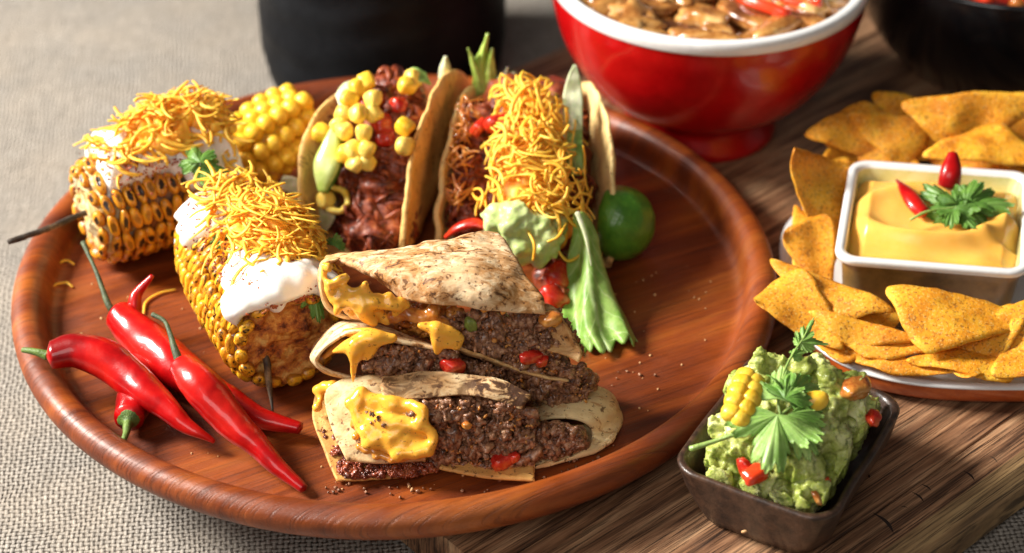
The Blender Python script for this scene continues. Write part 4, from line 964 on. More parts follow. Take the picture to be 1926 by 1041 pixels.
def build_taco1():
    t = thing('taco', 'left taco filled with red shredded meat, corn kernels and avocado', 'taco', (-.8, 6, ZF))
    WL = ((-1.6, 7.0, ZF+.2), (.42, .9, 0), (-.36, .0, 1), 5.6); WR = ((1.8, 7.0, ZF+.2), (.27, 1, 0), (-.02, 0, 1), 6.1)
    taco_shell(WL, WR, t, m_shellm, .27, 1)
    its = mound([(705, 445, 4.4, 1.15), (675, 440, 4.2, .8), (735, 430, 4.4, 1.1), (690, 400, 5.0, 1.2), (740, 390, 5.2, 1.2), (715, 350, 5.9, 1.3), (745, 330, 6.2, 1.1), (680, 350, 5.6, 1.1), (700, 300, 6.9, 1.2), (745, 290, 7.0, 1.1), (720, 250, 7.6, 1.2), (750, 230, 8.0, 1.), (730, 200, 8.3, 1.1), (740, 170, 8.6, 1.0), (765, 180, 8.4, .9), (650, 300, 6.4, 1.1), (640, 260, 7.2, 1.), (670, 210, 8.0, 1.), (650, 420, 4.2, .6)])
    V, F = blob(its, .14, 2, [(1.5, .35, 'n'), (3., .2, 'r')]); part('meat_filling', V, F, m_meat, t)
    strands(its, 560, 1, (.5, 1.3), m_meat, t, r=(.08, .20))
    its2 = mound([(700, 195, 8.9, .6), (715, 230, 8.6, .55), (725, 260, 8.1, .5), (750, 200, 8.9, .5)]); V, F = blob(its2, .12, 2, [(2., .2, 'n')]); part('tomato_salsa', V, F, m_tom, t)
    km = kernel_mesh('corn_kernel', m_kern4, .05, 3.2); kmy = kernel_mesh('corn_kernel', m_kern3, .05, 3.2)
    for q_ in (km, kmy):
        for v_ in q_.vertices: v_.co.x *= 1+.35*v_.co.z; v_.co.y *= 1+.5*v_.co.z; v_.co.x += .10*ns(v_.co, 3); v_.co.z += .08*ns(v_.co, 4, 3)
    for i, (px, py, z) in enumerate([(655, 187, 9.6), (672, 165, 9.7), (690, 155, 9.8), (702, 188, 9.7), (648, 214, 9.3), (674, 216, 9.5), (606, 250, 8.4), (648, 248, 8.8), (684, 252, 9.0), (664, 281, 8.4), (690, 282, 8.5), (650, 288, 8.1), (671, 308, 7.9), (690, 306, 7.9), (760, 240, 9.2), (759, 274, 8.7), (765, 160, 9.7), (775, 148, 9.6), (612, 378, 5.9), (700, 215, 9.3), (640, 236, 8.9)]):
        inst('corn_kernel', kmy if i in (0, 1, 2, 6, 14, 16, 11) else km, t, Z(px, py, z), rnd_rot(), (.88, .74, .85))
    V, F = tube([Z(606, 360, 6.5), Z(612, 320, 7.3), Z(624, 270, 8.2), (Z(630, 238, 8.9))], [.22, .62, .50, .16], 16, .45, 26, 0); o = part('avocado_slice', V, F, m_avo, t)
    V, F = tube([Z(612, 362, 6.4), Z(624, 320, 7.0), Z(634, 270, 7.9), (Z(634, 242, 8.6))], [.15, .42, .36, .10], 12, .4, 20); part('avocado_skin', V, F, m_lime, t)
    for rows, m, nm in [([[Z(540, 395, 4.2), Z(560, 350, 5.0), Z(590, 335, 5.6)], [Z(570, 420, 4.2), Z(595, 385, 5.2), Z(610, 355, 5.9)], [Z(615, 440, 4.2), Z(630, 410, 5.0), Z(635, 380, 5.4)]], m_letpale, 'lettuce'),
                        ([[Z(520, 352, 4.4), Z(535, 330, 5.4)], [Z(565, 372, 4.6), Z(580, 345, 5.8)]], m_letpale, 'lettuce'),
                        ([[Z(760, 145, 9.3), Z(775, 128, 9.9), Z(800, 138, 9.7)], [Z(770, 165, 9.2), Z(790, 155, 9.6), Z(812, 160, 9.4)]], m_lettuce, 'lettuce'),
                        ([[Z(630, 180, 9.0), Z(650, 155, 9.3), Z(680, 150, 9.2)], [Z(640, 205, 9.0), Z(660, 185, 9.3), Z(690, 180, 9.2)]], m_letpale, 'lettuce')]:
        G = loft(rows, 24, 24); V, F, uv = shell(G, .08, .22, 3); part(nm, V, F, m, t, uv=uv)
    for i, P in enumerate([[(610, 375, 5.9), (618, 392, 5.7), (640, 398, 5.6), (652, 385, 5.8)], [(625, 352, 6.2), (648, 362, 6.1), (655, 385, 5.9)]]):
        V, F = tube([Z(*p) for p in P], [.14, .17, .12], 8, 1, 20); part('onion_strip', V, F, m_kern4, t)
build_taco1()
def build_taco2():
    t = thing('taco', 'right taco heaped with orange grated cheese and guacamole', 'taco', (6., 6, ZF))
    WL = ((2.95, 7.3, ZF+.2), (.24, 1, 0), (-.03, 0, 1), 5.2); WR = ((8.75, 6.6, ZF+.2), (-.15, 1, 0), (.09, 0, 1), 5.7)
    taco_shell(WL, WR, t, m_shellp, .27, 5)
    its = mound([(960, 200, 7.6, 1.5), (1030, 200, 7.6, 1.5), (1000, 250, 7.2, 1.7), (950, 300, 6.4, 1.5), (1050, 300, 6.4, 1.6), (1000, 350, 6., 1.5), (930, 380, 5.2, 1.1), (1040, 380, 5.2, 1.4), (980, 440, 4.6, 1.1), (1060, 440, 4.4, 1.0), (900, 260, 7.2, 1.0), (880, 330, 6.2, .9), (880, 400, 5., .9), (900, 230, 7.8, .9), (880, 420, 4.6, .8), (1080, 360, 5.4, 1.), (1075, 250, 6.6, 1.), (1040, 520, 4.2, .8), (1055, 560, 4., .6)])
    V, F = blob(its, .15, 2, [(1.5, .3, 'n')]); part('meat_filling', V, F, m_meat, t)
    strands([i for k, i in enumerate(its) if k in (9, 10, 11, 12, 13, 14, 15, 16, 17, 18)], 210, 1, (.6, 1.6), m_meat, t)
    # orange strands against the left wall
    strands(mound([(868, 300, 7.4, .5), (872, 240, 8.2, .5), (862, 360, 6.3, .5), (885, 210, 8.8, .5)]), 60, 1, (.8, 1.9), m_sauce, t, 'onion_strips', r=(.05, .09))
    for c_, r_, s_, m in [((935, 232, 9.1), .5, 1, m_tom), ((900, 240, 8.7), .35, 2, m_tom), ((1052, 520, 4.8), .6, 3, m_tom), ((1045, 560, 4.4), .55, 4, m_tom), ((1070, 540, 4.3), .4, 5, m_tom), ((1028, 480, 5.1), .4, 9, m_meat)]:
        V, F = chunk(Z(*c_), (1.2*r_, r_, .7*r_), s_, rnd_rot()); part('tomato_piece', V, F, m, t)
    V, F = tube([Z(838, 446, 5.2), Z(862, 428, 5.8), Z(895, 420, 6.1), Z(925, 432, 6.)], [.15, .30, .32, .15], 12, .6, 24); part('pepper_strip', V, F, m_tom, t)
    V, F = tube([Z(1060, 580, 3.9), Z(1066, 540, 4.5), Z(1062, 500, 5.)], [.3, .4, .3], 12, .6, 20); part('pepper_strip', V, F, m_tom, t)
    V, F = blob(mound([(935, 425, 7.1, .6), (960, 440, 6.9, .75), (1000, 430, 7., .9), (1030, 450, 6.6, .75), (985, 465, 6.3, .8), (1010, 480, 6.0, .6), (925, 405, 7.4, .5), (970, 410, 7.4, .8), (1045, 425, 6.8, .5)]), .1, 2, [(1.6, .3, 'n'), (3., .15, 'v')])
    part('guacamole', V, F, m_guacp, t)
    sp = [Z(985, 160, 9.9), Z(1000, 205, 9.5), Z(1000, 250, 9.1), Z(1005, 300, 8.5), Z(1005, 345, 8.0), Z(1030, 385, 7.4)]; rr = [1.3, 1.9, 2.1, 2.4, 2.6, 1.9]
    C = crs(sp, 30); RR = np.interp(np.linspace(0, 1, 30), np.linspace(0, 1, 6), rr)
    V, F = blob([(p-np.array([0, 0, .9])*r*.7, r*.62) for p, r in zip(C, RR)], .16, 3, [(1.4, .4, 'n')]); part('cheese_mound', V, F, m_shred, t)
    for i in range(292):
        k = min(29, int(rnd.random()**.95*30)); a = rnd.gauss(0, .75); side = np.array([1., 0, 0]); up = nrm([0, -.45, 1]); v = side*math.sin(a)+up*math.cos(a)
        P = C[k]+v*RR[k]*rnd.uniform(.72, 1.04)-np.array([0, 0, .75])*RR[k]*.8+np.array([0, rnd.uniform(-.4, .4), 0]); n = nrm(v+np.array([rnd.gauss(0, .3) for _ in range(3)]))
        q = rnd.uniform(.75, 1.12); inst('shred', rnd.choice(SHR), t, P, frame(n)@rotz(rnd.uniform(0, 6.28)), (q, q, q))
    for P in [[(1040, 455, 6.6), (1065, 490, 5.8), (1090, 480, 5.8), (1098, 455, 6.2)], [(990, 430, 7.3), (1005, 460, 7), (1003, 490, 6.3)], [(1065, 420, 7.2), (1050, 445, 7.2), (1030, 455, 7.1)]]:
        V, F = tube([Z(*p) for p in P], [.06, .075, .06], 5, .8, 20); part('shred', V, F, m_shred, t)
    # big lettuce leaf hanging out at the front
    L = [(1080, 395, 7.4), (1078, 440, 6.4), (1070, 500, 5.2), (1062, 560, 4.3), (1066, 630, 3.75), (1086, 655, 3.6)]
    Mm = [(1092, 398, 7.6), (1104, 440, 6.8), (1112, 500, 5.9), (1120, 560, 5.0), (1128, 620, 4.2), (1135, 658, 3.75)]
    Rr = [(1100, 402, 7.4), (1120, 440, 6.5), (1138, 500, 5.4), (1165, 560, 4.5), (1190, 612, 3.9), (1206, 638, 3.65)]
    G = loft([[Z(*a), Z(*b), Z(*c)] for a, b, c in zip(L, Mm, Rr)], 60, 44); N = grid_normals(G)
    for i in range(60):
        for j in range(44):
            u, v_ = i/59, j/43; G[i, j] += N[i, j]*(.34*u*math.sin(v_*15+u*3)*(abs(v_-.5)*1.6+.3)+.12*math.sin(v_*7+u*9)*u)
            if u > .8: G[i, j] += (G[i, j]-G[i-1, j])*0
    for j in range(44):
        e = .28*math.sin(j*.9)+.2*math.sin(j*.37+1)
        for i in range(50, 60): G[i, j] += np.array([0, -e*(i-49)/11, 0])
    V, F, uv = shell(G, .07, .08, 4); o = part('lettuce_leaf', V, F, m_lettuce, t, uv=uv); o['label'] = 'large green lettuce leaf hanging out of the front'
    V, F = tube([Z(1086, 400, 7.65), Z(1102, 445, 6.95), Z(1112, 500, 6.05)], [.13, .09, .03], 10, .4, 22); part('lettuce_rib', V, F, m_letpale, t)
    for rows, m in [([[Z(1060, 260, 8.6), Z(1095, 260, 8.6)], [Z(1058, 190, 9.4), Z(1096, 190, 9.4)], [Z(1066, 150, 10.2), Z(1092, 150, 10.2)], [Z(1078, 122, 10.8), Z(1084, 122, 10.8)]], m_letpale),
                    ([[Z(1070, 330, 7.6), Z(1100, 330, 7.6)], [Z(1064, 290, 8.4), Z(1096, 290, 8.4)], [Z(1070, 240, 8.8), Z(1095, 240, 8.8)]], m_lettuce)]:
        G = loft(rows, 30, 16); V, F, uv = shell(G, .09, .12, 6); part('lettuce', V, F, m, t, uv=uv)
    # lettuce tuft standing at the back between the tacos: pointed blades
    yb = 9.5
    for P, wd, m in [([(905, 175), (895, 130), (880, 90)], 10, m_letspr), ([(910, 175), (905, 120), (917, 62)], 17, m_letspr), ([(895, 180), (900, 140), (885, 110)], 12, m_letspr), ([(925, 180), (920, 130), (926, 90)], 11, m_letspr), ([(930, 185), (945, 150), (955, 125)], 14, m_letpale), ([(940, 180), (958, 150), (968, 135)], 14, m_letpale), ([(835, 150), (836, 125), (838, 105)], 11, m_letpale)]:
        rows = []
        for k, (x, y) in enumerate(P): ww = wd*(1, .9, .12)[k]; rows.append([Y(x-ww, y, yb), Y(x, y+2, yb-.3), Y(x+ww, y, yb)])
        V, F, uv = shell(loft(rows, 20, 10), .08, .15, int(P[0][0])); part('lettuce_blade', V, F, m, t, uv=uv)
m_guacp = M_leaf('pale_mash', (.40, .52, .16), (.62, .70, .32), (.62, .70, .32), .3, .3, .01)
m_letspr = M_leaf('spring_lettuce', (.26, .42, .05), (.48, .62, .14), (.6, .7, .3), .35, .3, 3.)
build_taco2()
def build_lime():
    P = Z(1165, 420, ZF+1.75); V, F = ball(P, 1., 4, .04, 3, rotz(.5), (1.65, 1.6, 1.75)); V = np.array(V); 
    # wedge: cut away the side facing the taco
    nrm_ = nrm([-.9, .3, -.1]); d = (V-P)@nrm_; V = V-np.maximum(d-.6, 0)[:, None]*nrm_
    o = part('lime_wedge', V, F, m_lime); tag(o, 'dark green lime wedge tucked behind the right taco', 'lime')
build_lime()
# ================================================================== QUESADILLA STACK
def crumbs(poly, yf, depth, n, t, m=None, sizes=(.07, .24), name='ground_beef', back=True, zf=None):
    L = []; cx = sum(p[0] for p in poly)/len(poly)
    for (x, y) in scatter_poly(poly, n):
        yy = yf(x, y) if callable(yf) else yf
        P = Z(x, y, (zf(y) if callable(zf) else zf)-rnd.random()*.3) if zf else Y(x, y, yy+rnd.random()**1.6*depth+.14*ns((x*.03, y*.03, 0), 1.)*2)
        s = rnd.uniform(*sizes); ro = rnd_rot(); L.append(ball(P, s, 2 if s > .17 else 1, .75, rnd.randint(0, 99), ro, (1.25, 1, .75)))
        for _ in range(3):
            L.append(ball(P+nrm([rnd.gauss(0, 1), rnd.gauss(-.5, 1), rnd.gauss(.2, 1)])*s*.95, s*rnd.uniform(.3, .55), 1, .6, rnd.randint(0, 99), ro))
    o = part(name, *join(*L), m or m_beef, t); o['kind'] = 'stuff'
    if n > 150 and not m:      # a few bigger clumps among the crumbs
        for (x, y) in scatter_poly(poly, max(6, n//22)):
            yy = yf(x, y) if callable(yf) else yf
            P = Z(x, y, zf(y)-.1) if zf else Y(x, y, yy+.05); V, F = ball(P, rnd.uniform(.22, .38), 3, .9, rnd.randint(0, 99), rnd_rot(), (1.3, .8, .9)); V = V+nvec(V, 5., 3)*.05; part('beef_clump', V, F, m_beef, t)
    if n > 300 and not m:
        D = []
        for (x, y) in scatter_poly(poly, n//9):
            yy = yf(x, y) if callable(yf) else yf; D.append(ball(Z(x, y, zf(y)) if zf else Y(x, y, yy-.06-rnd.random()*.1), rnd.uniform(.035, .09), 1, .5, int(x), rnd_rot(), (1.6, .8, .7)))
        q = part('onion_bits', *join(*D), m_sauce, t); q['kind'] = 'stuff'
    if back:   # solid mass behind the loose grains
        it = []
        for (x, y) in scatter_poly(poly, 90):
            yy = yf(x, y) if callable(yf) else yf; it.append((Z(x, y, zf(y)-.45), .34) if zf else (Y(x, y, yy+.55+rnd.random()*1.2), .34))
        V, F = blob(it, .12, 1, [(2.5, .2, 'n'), (5, .12, 'r')]); part('beef_filling', V, F, m or m_beef, t)
def tsheet(rows, mat, t, name='tortilla', th=.17, wob=.12, seed=1, nu=46, nv=70, label=None, flip=False):
    G = loft(rows, nu, nv); V, F, uv = shell(G, th, wob, seed, flip); o = part(name, V, F, mat, t, uv=uv)
    if label: o['label'] = label
    return o
def melt(items, t, disp=((1.5, .10, 'n'),), vox=.085, label=None, m=None, name='melted_cheese'):
    V, F = blob(items, vox, 14, list(disp)); o = part(name, V, F, m or m_melt, t)
    if label: o['label'] = label
def ZZ(*L): return [Z(*p) for p in L]
def YY(y, *L): return [Y(a, b, y if len(q) == 0 else q[0]) for a, b, *q in L]
def blobs_t(label, loc): return thing('quesadilla_wedge', label, 'quesadilla', loc)
# --- W4: lowest, left, open wedge on the plate
def build_q():
    t4 = blobs_t('bottom quesadilla wedge at the left, orange grease-stained and lying flat on the plate', (0, -11.5, ZF))
    tsheet([ZZ((592, 742, 4.3), (650, 752, 4.3), (760, 760, 4.4)), ZZ((588, 790, 4.1), (660, 800, 4.0), (800, 810, 4.0)), ZZ((610, 850, 3.8), (700, 862, 3.7), (840, 870, 3.7)), ZZ((633, 906, 3.56), (715, 903, 3.5), (815, 890, 3.5))], m_tort_or, t4, wob=.16, seed=3)
    crumbs([(636, 868), (650, 862), (800, 868), (820, 884), (760, 894), (650, 896), (640, 890)], None, .8, 260, t4, m_meatq, (.08, .17), back=False, zf=3.95)
    crumbs([(600, 795), (630, 800), (645, 850), (628, 860), (612, 840)], None, .6, 40, t4, m_meatq, (.08, .16), back=False, zf=4.0)
    melt([(Z(597, 735, 5.0), .30), (Z(610, 728, 5.2), .28), (Z(628, 730, 5.3), .34), (Z(598, 765, 4.7), .26), (Z(603, 750, 4.8), .2)], t4, m=m_melt)
    # --- W3: front bottom wedge
    t3 = blobs_t('front bottom quesadilla wedge with a charred top edge, cheese puddle and open beef filling', (2.5, -12, ZF))
    tsheet([ZZ((645, 712, 6.5), (700, 706, 6.7), (780, 712, 6.7)), ZZ((612, 740, 6.1), (680, 748, 6.25), (790, 765, 6.2)), ZZ((622, 800, 5.2), (690, 812, 5.3), (805, 820, 5.2)), ZZ((652, 868, 4.3), (715, 872, 4.2), (800, 868, 4.2))], m_tort_pale, t3, seed=5, wob=.10)
    tsheet([ZZ((722, 712, 7.0), (790, 700, 7.2), (870, 704, 7.2), (940, 715, 7.1), (1000, 742, 6.8)), ZZ((716, 730, 6.8), (790, 722, 7.0), (870, 722, 7.0), (930, 735, 6.9), (992, 756, 6.6)), ZZ((722, 750, 6.5), (790, 750, 6.5), (870, 744, 6.7), (930, 752, 6.6), (980, 770, 6.3))], m_tort_char, t3, seed=7, wob=.08, th=.2, label='blackened folded tortilla edge')
    tsheet([ZZ((640, 800, 3.9), (800, 760, 4.), (1000, 800, 4.)), ZZ((760, 862, 3.8), (880, 850, 3.8), (1002, 850, 3.8)), ZZ((790, 872, 3.75), (850, 888, 3.72), (920, 900, 3.66), (1006, 906, 3.6))], m_tort_or, t3, seed=9, wob=.03)
    tsheet([YY(-12.7, (1000, 858), (1006, 858)), YY(-12.75, (985, 880), (1006, 882)), YY(-12.8, (960, 902), (1006, 904))], m_tort_pale, t3, seed=2, wob=.02, nu=14, nv=10, th=.1)
    crumbs([(790, 772), (830, 752), (930, 756), (985, 770), (1003, 775), (1006, 882), (950, 892), (860, 880), (800, 855), (775, 820)], lambda x, y: -12.15-(y-750)/150*.75, 1.3, 950, t3)
    for x, y, yy, s, m in [(946, 868, -12.9, (.42, .3, .36), m_tom), (968, 860, -12.9, (.2, .2, .2), m_tom), (878, 800, -12.7, (.18, .15, .14), m_sauce)]:
        V, F = chunk(Y(x, y, yy), s, x, rotz(.4)); part('tomato_piece', V, F, m, t3)
    melt([(Z(x, y, 6.16-(y-750)/100*1.32), .16) for x, y in scatter_poly([(655, 740), (780, 752), (812, 790), (812, 862), (730, 868), (672, 845), (658, 790)], 150)], t3, vox=.06, m=m_sauceg, name='grease_film')
    melt([(Z(x, y, 6.32-(y-750)/100*1.32+.05*math.sin(x)), rnd.uniform(.24, .31)) for x, y in scatter_poly([(672, 742), (770, 755), (800, 790), (805, 850), (740, 858), (690, 835), (672, 790)], 60)]+[([Z(700, 752, 6.35), Z(735, 760, 6.3), Z(770, 765, 6.3)], [.34, .40, .28]), ([Z(690, 790, 5.8), Z(740, 800, 5.8), Z(790, 800, 5.8)], [.32, .42, .3]), ([Z(680, 740, 6.5), Z(672, 775, 6.0), Z(690, 820, 5.3)], [.35, .35, .3]), ([Z(710, 830, 5.2), Z(760, 848, 5.0), Z(805, 845, 5.2)], [.28, .36, .28]), ([Z(775, 762, 6.45), Z(795, 775, 6.4), Z(790, 800, 6.)], [.3, .26, .3]), ([Z(795, 800, 6.), Z(816, 822, 5.6), Z(808, 850, 5.1)], [.22, .24, .22]), (Z(660, 760, 6.2), .3), ([Z(735, 820, 5.5), Z(760, 830, 5.3)], [.4, .4])], t3, ((1.2, .10, 'n'), (3, .04, 'n')), label='glossy cheese puddle running down the left side')
    crumbs([(770, 800), (800, 795), (805, 822), (780, 838), (760, 825)], -12.95, .3, 22, t3, None, (.07, .14), back=False)
    crumbs([(690, 775), (710, 780), (722, 800), (700, 802)], -12.75, .3, 14, t3, None, (.04, .09), back=False)
    crumbs([(764, 778), (785, 775), (785, 798), (768, 796)], -12.75, .3, 14, t3, None, (.06, .12), back=False)
    crumbs([(720, 800), (745, 795), (750, 820), (728, 822)], -12.9, .3, 12, t3, None, (.05, .10), back=False)
    # --- W5: rolled wedge at the right
    t5 = blobs_t('pale folded quesadilla wedge at the right end, its mouth open toward the front', (8, -9.5, ZF))
    rA = YY(-8.6, (985, 755), (1040, 728), (1100, 722), (1150, 742), (1166, 780))+ZZ((1152, 818, 3.8), (1105, 846, 3.6), (1040, 858, 3.55))
    rB = YY(-9.9, (985, 775), (1040, 757), (1100, 752), (1148, 768), (1164, 795))+ZZ((1140, 838, 3.7), (1090, 858, 3.55), (1020, 872, 3.55))
    rC = YY(-10.9, (990, 800), (1030, 790), (1070, 788), (1102, 798), (1114, 816))+ZZ((1104, 842, 3.8), (1065, 862, 3.6), (1005, 880, 3.55))
    tsheet([rA, rB, rC], m_tort_pale, t5, seed=11, wob=.07, nu=30, nv=80)
    crumbs([(1000, 812), (1040, 805), (1085, 812), (1095, 828), (1075, 848), (1010, 862)], None, .9, 260, t5, zf=lambda y: 3.75+(865-y)/55*1.1)
    tsheet([ZZ((1000, 800, 3.55), (1110, 800, 3.55)), ZZ((1000, 840, 3.5), (1118, 835, 3.5)), ZZ((1000, 876, 3.48), (1080, 862, 3.5))], m_tort_pale, t5, seed=31, wob=.02, nu=12, nv=20, th=.12)
    # --- W2: middle wedge
    t2 = blobs_t('middle quesadilla wedge with a rounded left fold dripping cheese and beef spilling at the right', (2.5, -9.5, 6.5))
    rA = YY(-8.2, (760, 655), (700, 610), (640, 608), (596, 645), (592, 680), (640, 705), (740, 715), (860, 712))
    rB = YY(-9.6, (800, 650), (730, 622), (652, 614), (594, 660), (592, 682), (630, 706), (740, 722), (870, 722))
    rC = YY(-10.7, (860, 665), (740, 642), (662, 624), (598, 668), (602, 690), (640, 706), (740, 720), (875, 724))
    tsheet([rA, rB, rC], m_tort, t2, seed=13, wob=.05, nu=26, nv=90)
    tsheet([YY(-7.4, (870, 712), (980, 720), (1080, 735)), YY(-10.2, (870, 722), (930, 732), (1000, 752), (1092, 768))], m_tort_hot, t2, seed=14, wob=.04, nu=12, nv=40, th=.15)
    tsheet([ZZ((1000, 575, 8.9), (1032, 572, 8.9), (1050, 590, 8.8)), ZZ((1010, 610, 8.4), (1050, 612, 8.4), (1072, 628, 8.3)), ZZ((1020, 640, 7.9), (1060, 645, 7.8), (1094, 664, 7.7)), ZZ((1010, 655, 7.7), (1060, 668, 7.5), (1088, 682, 7.4))], m_tort_hot, t2, seed=15, wob=.1, nu=30, nv=30, label='browned tip sticking out at the right')
    crumbs([(700, 655), (740, 650), (860, 668), (872, 700), (860, 716), (740, 712), (690, 695)], -10.6, 1.0, 340, t2)
    crumbs([(870, 680), (930, 690), (1060, 700), (1095, 685), (1110, 720), (1105, 755), (1070, 762), (1000, 745), (930, 726), (872, 718)], -10.1, 1.0, 480, t2)
    crumbs([(1030, 590), (1055, 590), (1085, 640), (1095, 665), (1070, 660), (1040, 630)], -8.9, .6, 60, t2, back=False)
    V, F = chunk(Y(851, 690, -10.85), (.42, .36, .46), 5, rotz(.5)@rotx(.5)); part('tomato_piece', V, F, m_tom, t2)
    melt([([Y(735, 640, -11.0), Y(700, 638, -11.0), Y(660, 650, -11.0), Y(628, 662, -10.9)], [.20, .42, .32, .12]), ([Y(672, 650, -11.1), Y(666, 680, -11.25), Y(664, 718, -11.3)], [.42, .22, .09]), ([Y(700, 645, -11.0), Y(690, 672, -11.1)], [.36, .2]), ([Y(650, 625, -10.3), Y(690, 628, -10.6), Y(740, 636, -10.9)], [.2, .3, .2])], t2, ((1.6, .06, 'n'),), .07, label='cheese drip hanging from the left fold')
    melt([([Y(610, 672, -10.2), Y(640, 650, -10.0), Y(680, 645, -9.8)], [.12, .2, .2])], t2, m=m_sauceg, name='grease_film')
    # --- W1: top wedge
    t1 = blobs_t('top quesadilla wedge with a broad toasted triangular tortilla and cheese oozing at the left', (2.5, -8, 8.5))
    back = ZZ((612, 482, 9.7), (700, 474, 10.2), (780, 462, 10.4), (860, 448, 10.5), (905, 436, 10.4), (938, 438, 10.3))
    r1 = ZZ((612, 492, 9.7), (700, 492, 10.4), (790, 486, 10.7), (880, 476, 10.7), (930, 470, 10.5), (966, 478, 10.3))
    r2 = ZZ((640, 494, 9.8), (720, 516, 10.3), (800, 518, 10.6), (890, 518, 10.6), (950, 518, 10.3), (996, 526, 10.0))
    r3 = ZZ((700, 512, 9.8), (750, 540, 10.0), (820, 550, 10.2), (900, 556, 10.2), (965, 556, 9.9), (1020, 560, 9.6))
    r4 = ZZ((715, 524, 9.5), (765, 562, 9.6), (820, 572, 9.7), (900, 580, 9.6), (960, 588, 9.4), (1026, 592, 9.2))
    tsheet([back, r1, r2, r3, r4], m_tort_top, t1, seed=17, wob=.14, nu=60, nv=80, th=.2, label='toasted triangular top')
    tsheet([YY(-7.0, (640, 488), (606, 500), (606, 540), (625, 575), (680, 598)), YY(-8.6, (625, 484), (604, 500), (604, 545), (622, 585), (690, 606)), YY(-9.3, (640, 486), (610, 498), (608, 545), (628, 585), (700, 608))], m_tort_hot, t1, seed=19, wob=.04, nu=20, nv=40, th=.16, label='rounded left fold')
    tsheet([YY(-6.5, (860, 625), (950, 650), (1040, 680)), YY(-9.2, (862, 652), (900, 668), (960, 690), (1066, 712)), YY(-10.5, (862, 655), (900, 668), (960, 691), (1020, 706), (1070, 716))], m_tort_hot, t1, seed=21, wob=.12, nu=16, nv=60, th=.17)
    crumbs([(860, 590), (960, 596), (1030, 598), (1040, 620), (1066, 706), (960, 686), (870, 652), (840, 630), (835, 600)], lambda x, y: -9.75-(y-590)/120*.5, 1.0, 800, t1)
    crumbs([(740, 580), (860, 590), (850, 625), (800, 625), (745, 605)], -9.2, .9, 200, t1, m_sauce, (.1, .3))
    V, F = blob([([Y(735, 600, -9.7), Y(770, 592, -9.8), Y(810, 600, -9.8), Y(850, 618, -9.9)], [.2, .34, .3, .2]), (Y(815, 585, -9.8), .3)], .09, 3, [(2., .12, 'n')]); part('onion_piece', V, F, m_sauce, t1)
    for x, y, yy, s, m in [(1000, 672, -10.35, (.5, .25, .24), m_tom), (1020, 680, -10.4, (.25, .2, .2), m_tom), (885, 610, -10., (.22, .2, .3), m_greenp), (1035, 600, -10.0, (.42, .3, .26), m_sauce), (910, 582, -10.1, (.12, .12, .12), m_sauceg), (946, 588, -10.1, (.09, .09, .09), m_sauceg), (930, 640, -10.2, (.1, .1, .1), m_sauce)]:
        V, F = chunk(Y(x, y, yy), s, x, rotz(.3)); part('vegetable_piece', V, F, m, t1)
    V, F = blob([(Y(1030, 598, -9.9), .28), (Y(1042, 608, -9.9), .2)], .08, 2); part('melted_cheese', V, F, m_melt, t1)
    melt([(Y(x, y, -9.72+.05*math.sin(x*.1)), rnd.uniform(.17, .25)) for x, y in scatter_poly([(614, 500), (618, 540), (640, 570), (672, 600), (740, 604), (782, 578), (750, 562), (712, 556), (690, 530), (668, 540), (650, 520), (630, 520)], 75)]+[([Y(625, 545, -9.6), Y(650, 565, -9.8), Y(700, 570, -9.9), Y(750, 575, -9.9)], [.20, .30, .36, .22]), ([Y(612, 500, -9.3), Y(612, 530, -9.5), Y(632, 560, -9.7)], [.14, .2, .3]), ([Y(680, 560, -9.8), Y(685, 590, -10.0), Y(700, 605, -10.1)], [.32, .36, .26]), ([Y(640, 575, -9.9), Y(632, 592, -10.1)], [.24, .17])], t1, ((1.4, .12, 'n'), (3.5, .04, 'n')), .075, label='glossy cheese oozing out of the left fold')
    melt([([Y(790, 612, -10.5), Y(830, 622, -10.6), Y(862, 636, -10.65)], [.16, .34, .28]), ([Y(822, 620, -10.6), Y(824, 645, -10.75), Y(822, 664, -10.8)], [.36, .30, .13]), (Y(858, 648, -10.7), .28), (Y(843, 642, -10.7), .32)], t1, ((2, .05, 'n'),), .07, label='thick cheese drip at the middle of the cut')
m_tort_top = M_tortilla('blistered_tortilla', .425, .575, (.90, .72, .46), .41, .585)
m_tort_or = M_tortilla('greasy_tortilla', .56, .66, (.74, .42, .13), .38)
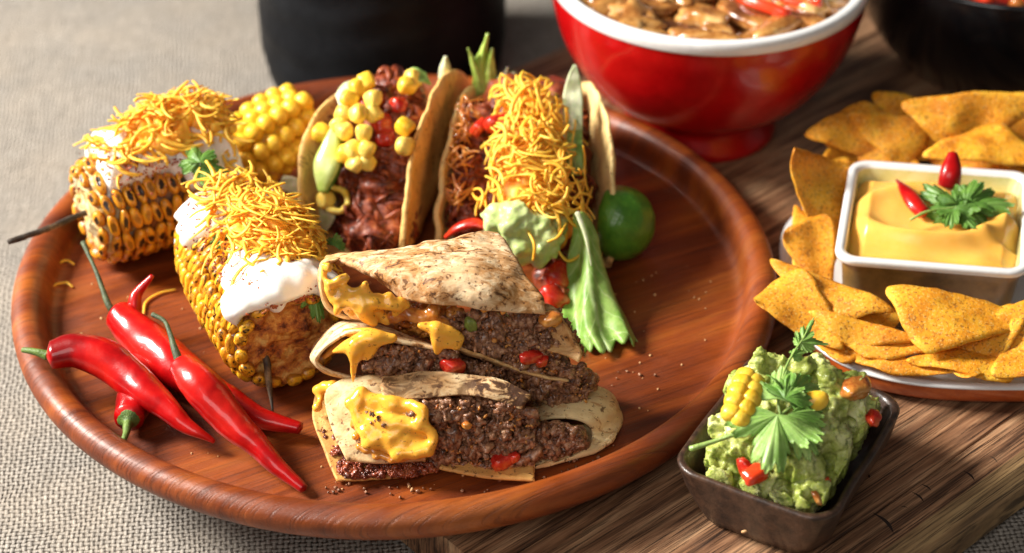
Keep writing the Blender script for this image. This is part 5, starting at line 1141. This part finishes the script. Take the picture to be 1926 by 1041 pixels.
m_greenp = M_green('pepper_green', (.10, .14, .02), (.25, .30, .06), .25)
m_sauceg = M_simple('orange_grease', (.70, .28, .04), .15, Coat_Weight=.6)
m_meatq = M_crumb('tomato_beef', [(.05, .010, .006), (.16, .035, .015), (.30, .06, .025), (.45, .14, .05)], .25, 5.)
build_q()
# ------------------------------------------------------------------ loose bits on the plate and board
def build_bits():
    for i, pts in enumerate([[(92, 515, 3.9), (105, 500, 3.7), (125, 490, 3.6), (140, 498, 3.55)], [(90, 548, 3.6), (105, 536, 3.55), (125, 532, 3.5), (136, 540, 3.5)], [(270, 590, 3.5), (275, 568, 3.5), (300, 552, 3.5), (330, 545, 3.5)]]):
        V, F = tube([Z(*p) for p in pts], [.05, .07, .05], 6, .8, 20); o = part('loose_shred', V, F, m_shred)
        tag(o, ['stray cheese shred just below the left corn cob', 'stray cheese shred lying on the inner plate rim at far left', 'long stray cheese shred between the chillies and the front corn cob'][i], 'cheese')
    L = []
    for i in range(260):
        a = rnd.uniform(0, 6.28); r = 14.2*math.sqrt(rnd.random()); x, y = r*math.cos(a), r*math.sin(a)
        if y > 2 or (-6 < x < 8 and -11 < y < 0): continue
        L.append(ball((x, y, ZF+.02), rnd.uniform(.02, .06)*(1.6 if rnd.random() < .1 else 1), 1, .4, i, rnd_rot()))
    for px, py in [(775, 922), (770, 915), (1400, 1000)]: L.append(ball(Z(px, py, ZF+.05), .1, 1, .5, px, rnd_rot(), (1.4, .7, .6)))
    D = []
    for i in range(70):
        px, py = rnd.choice([(640, 915), (760, 912), (900, 915), (1010, 905), (1090, 872), (1150, 845), (1190, 700), (1050, 900)]); D.append(ball(Z(px+rnd.gauss(0, 28), py+rnd.gauss(6, 9), ZF+.06), rnd.uniform(.03, .09), 1, .7, i, rnd_rot()))
    q = part('beef_crumbs', *join(*D), m_beef); tag(q, 'small dark meat crumbs fallen round the quesadilla stack', 'crumbs', kind='stuff')
    o = part('crumbs', *join(*L), m_crumbp); tag(o, 'tiny crumbs scattered over the wooden plate', 'crumbs', kind='stuff')
build_bits()
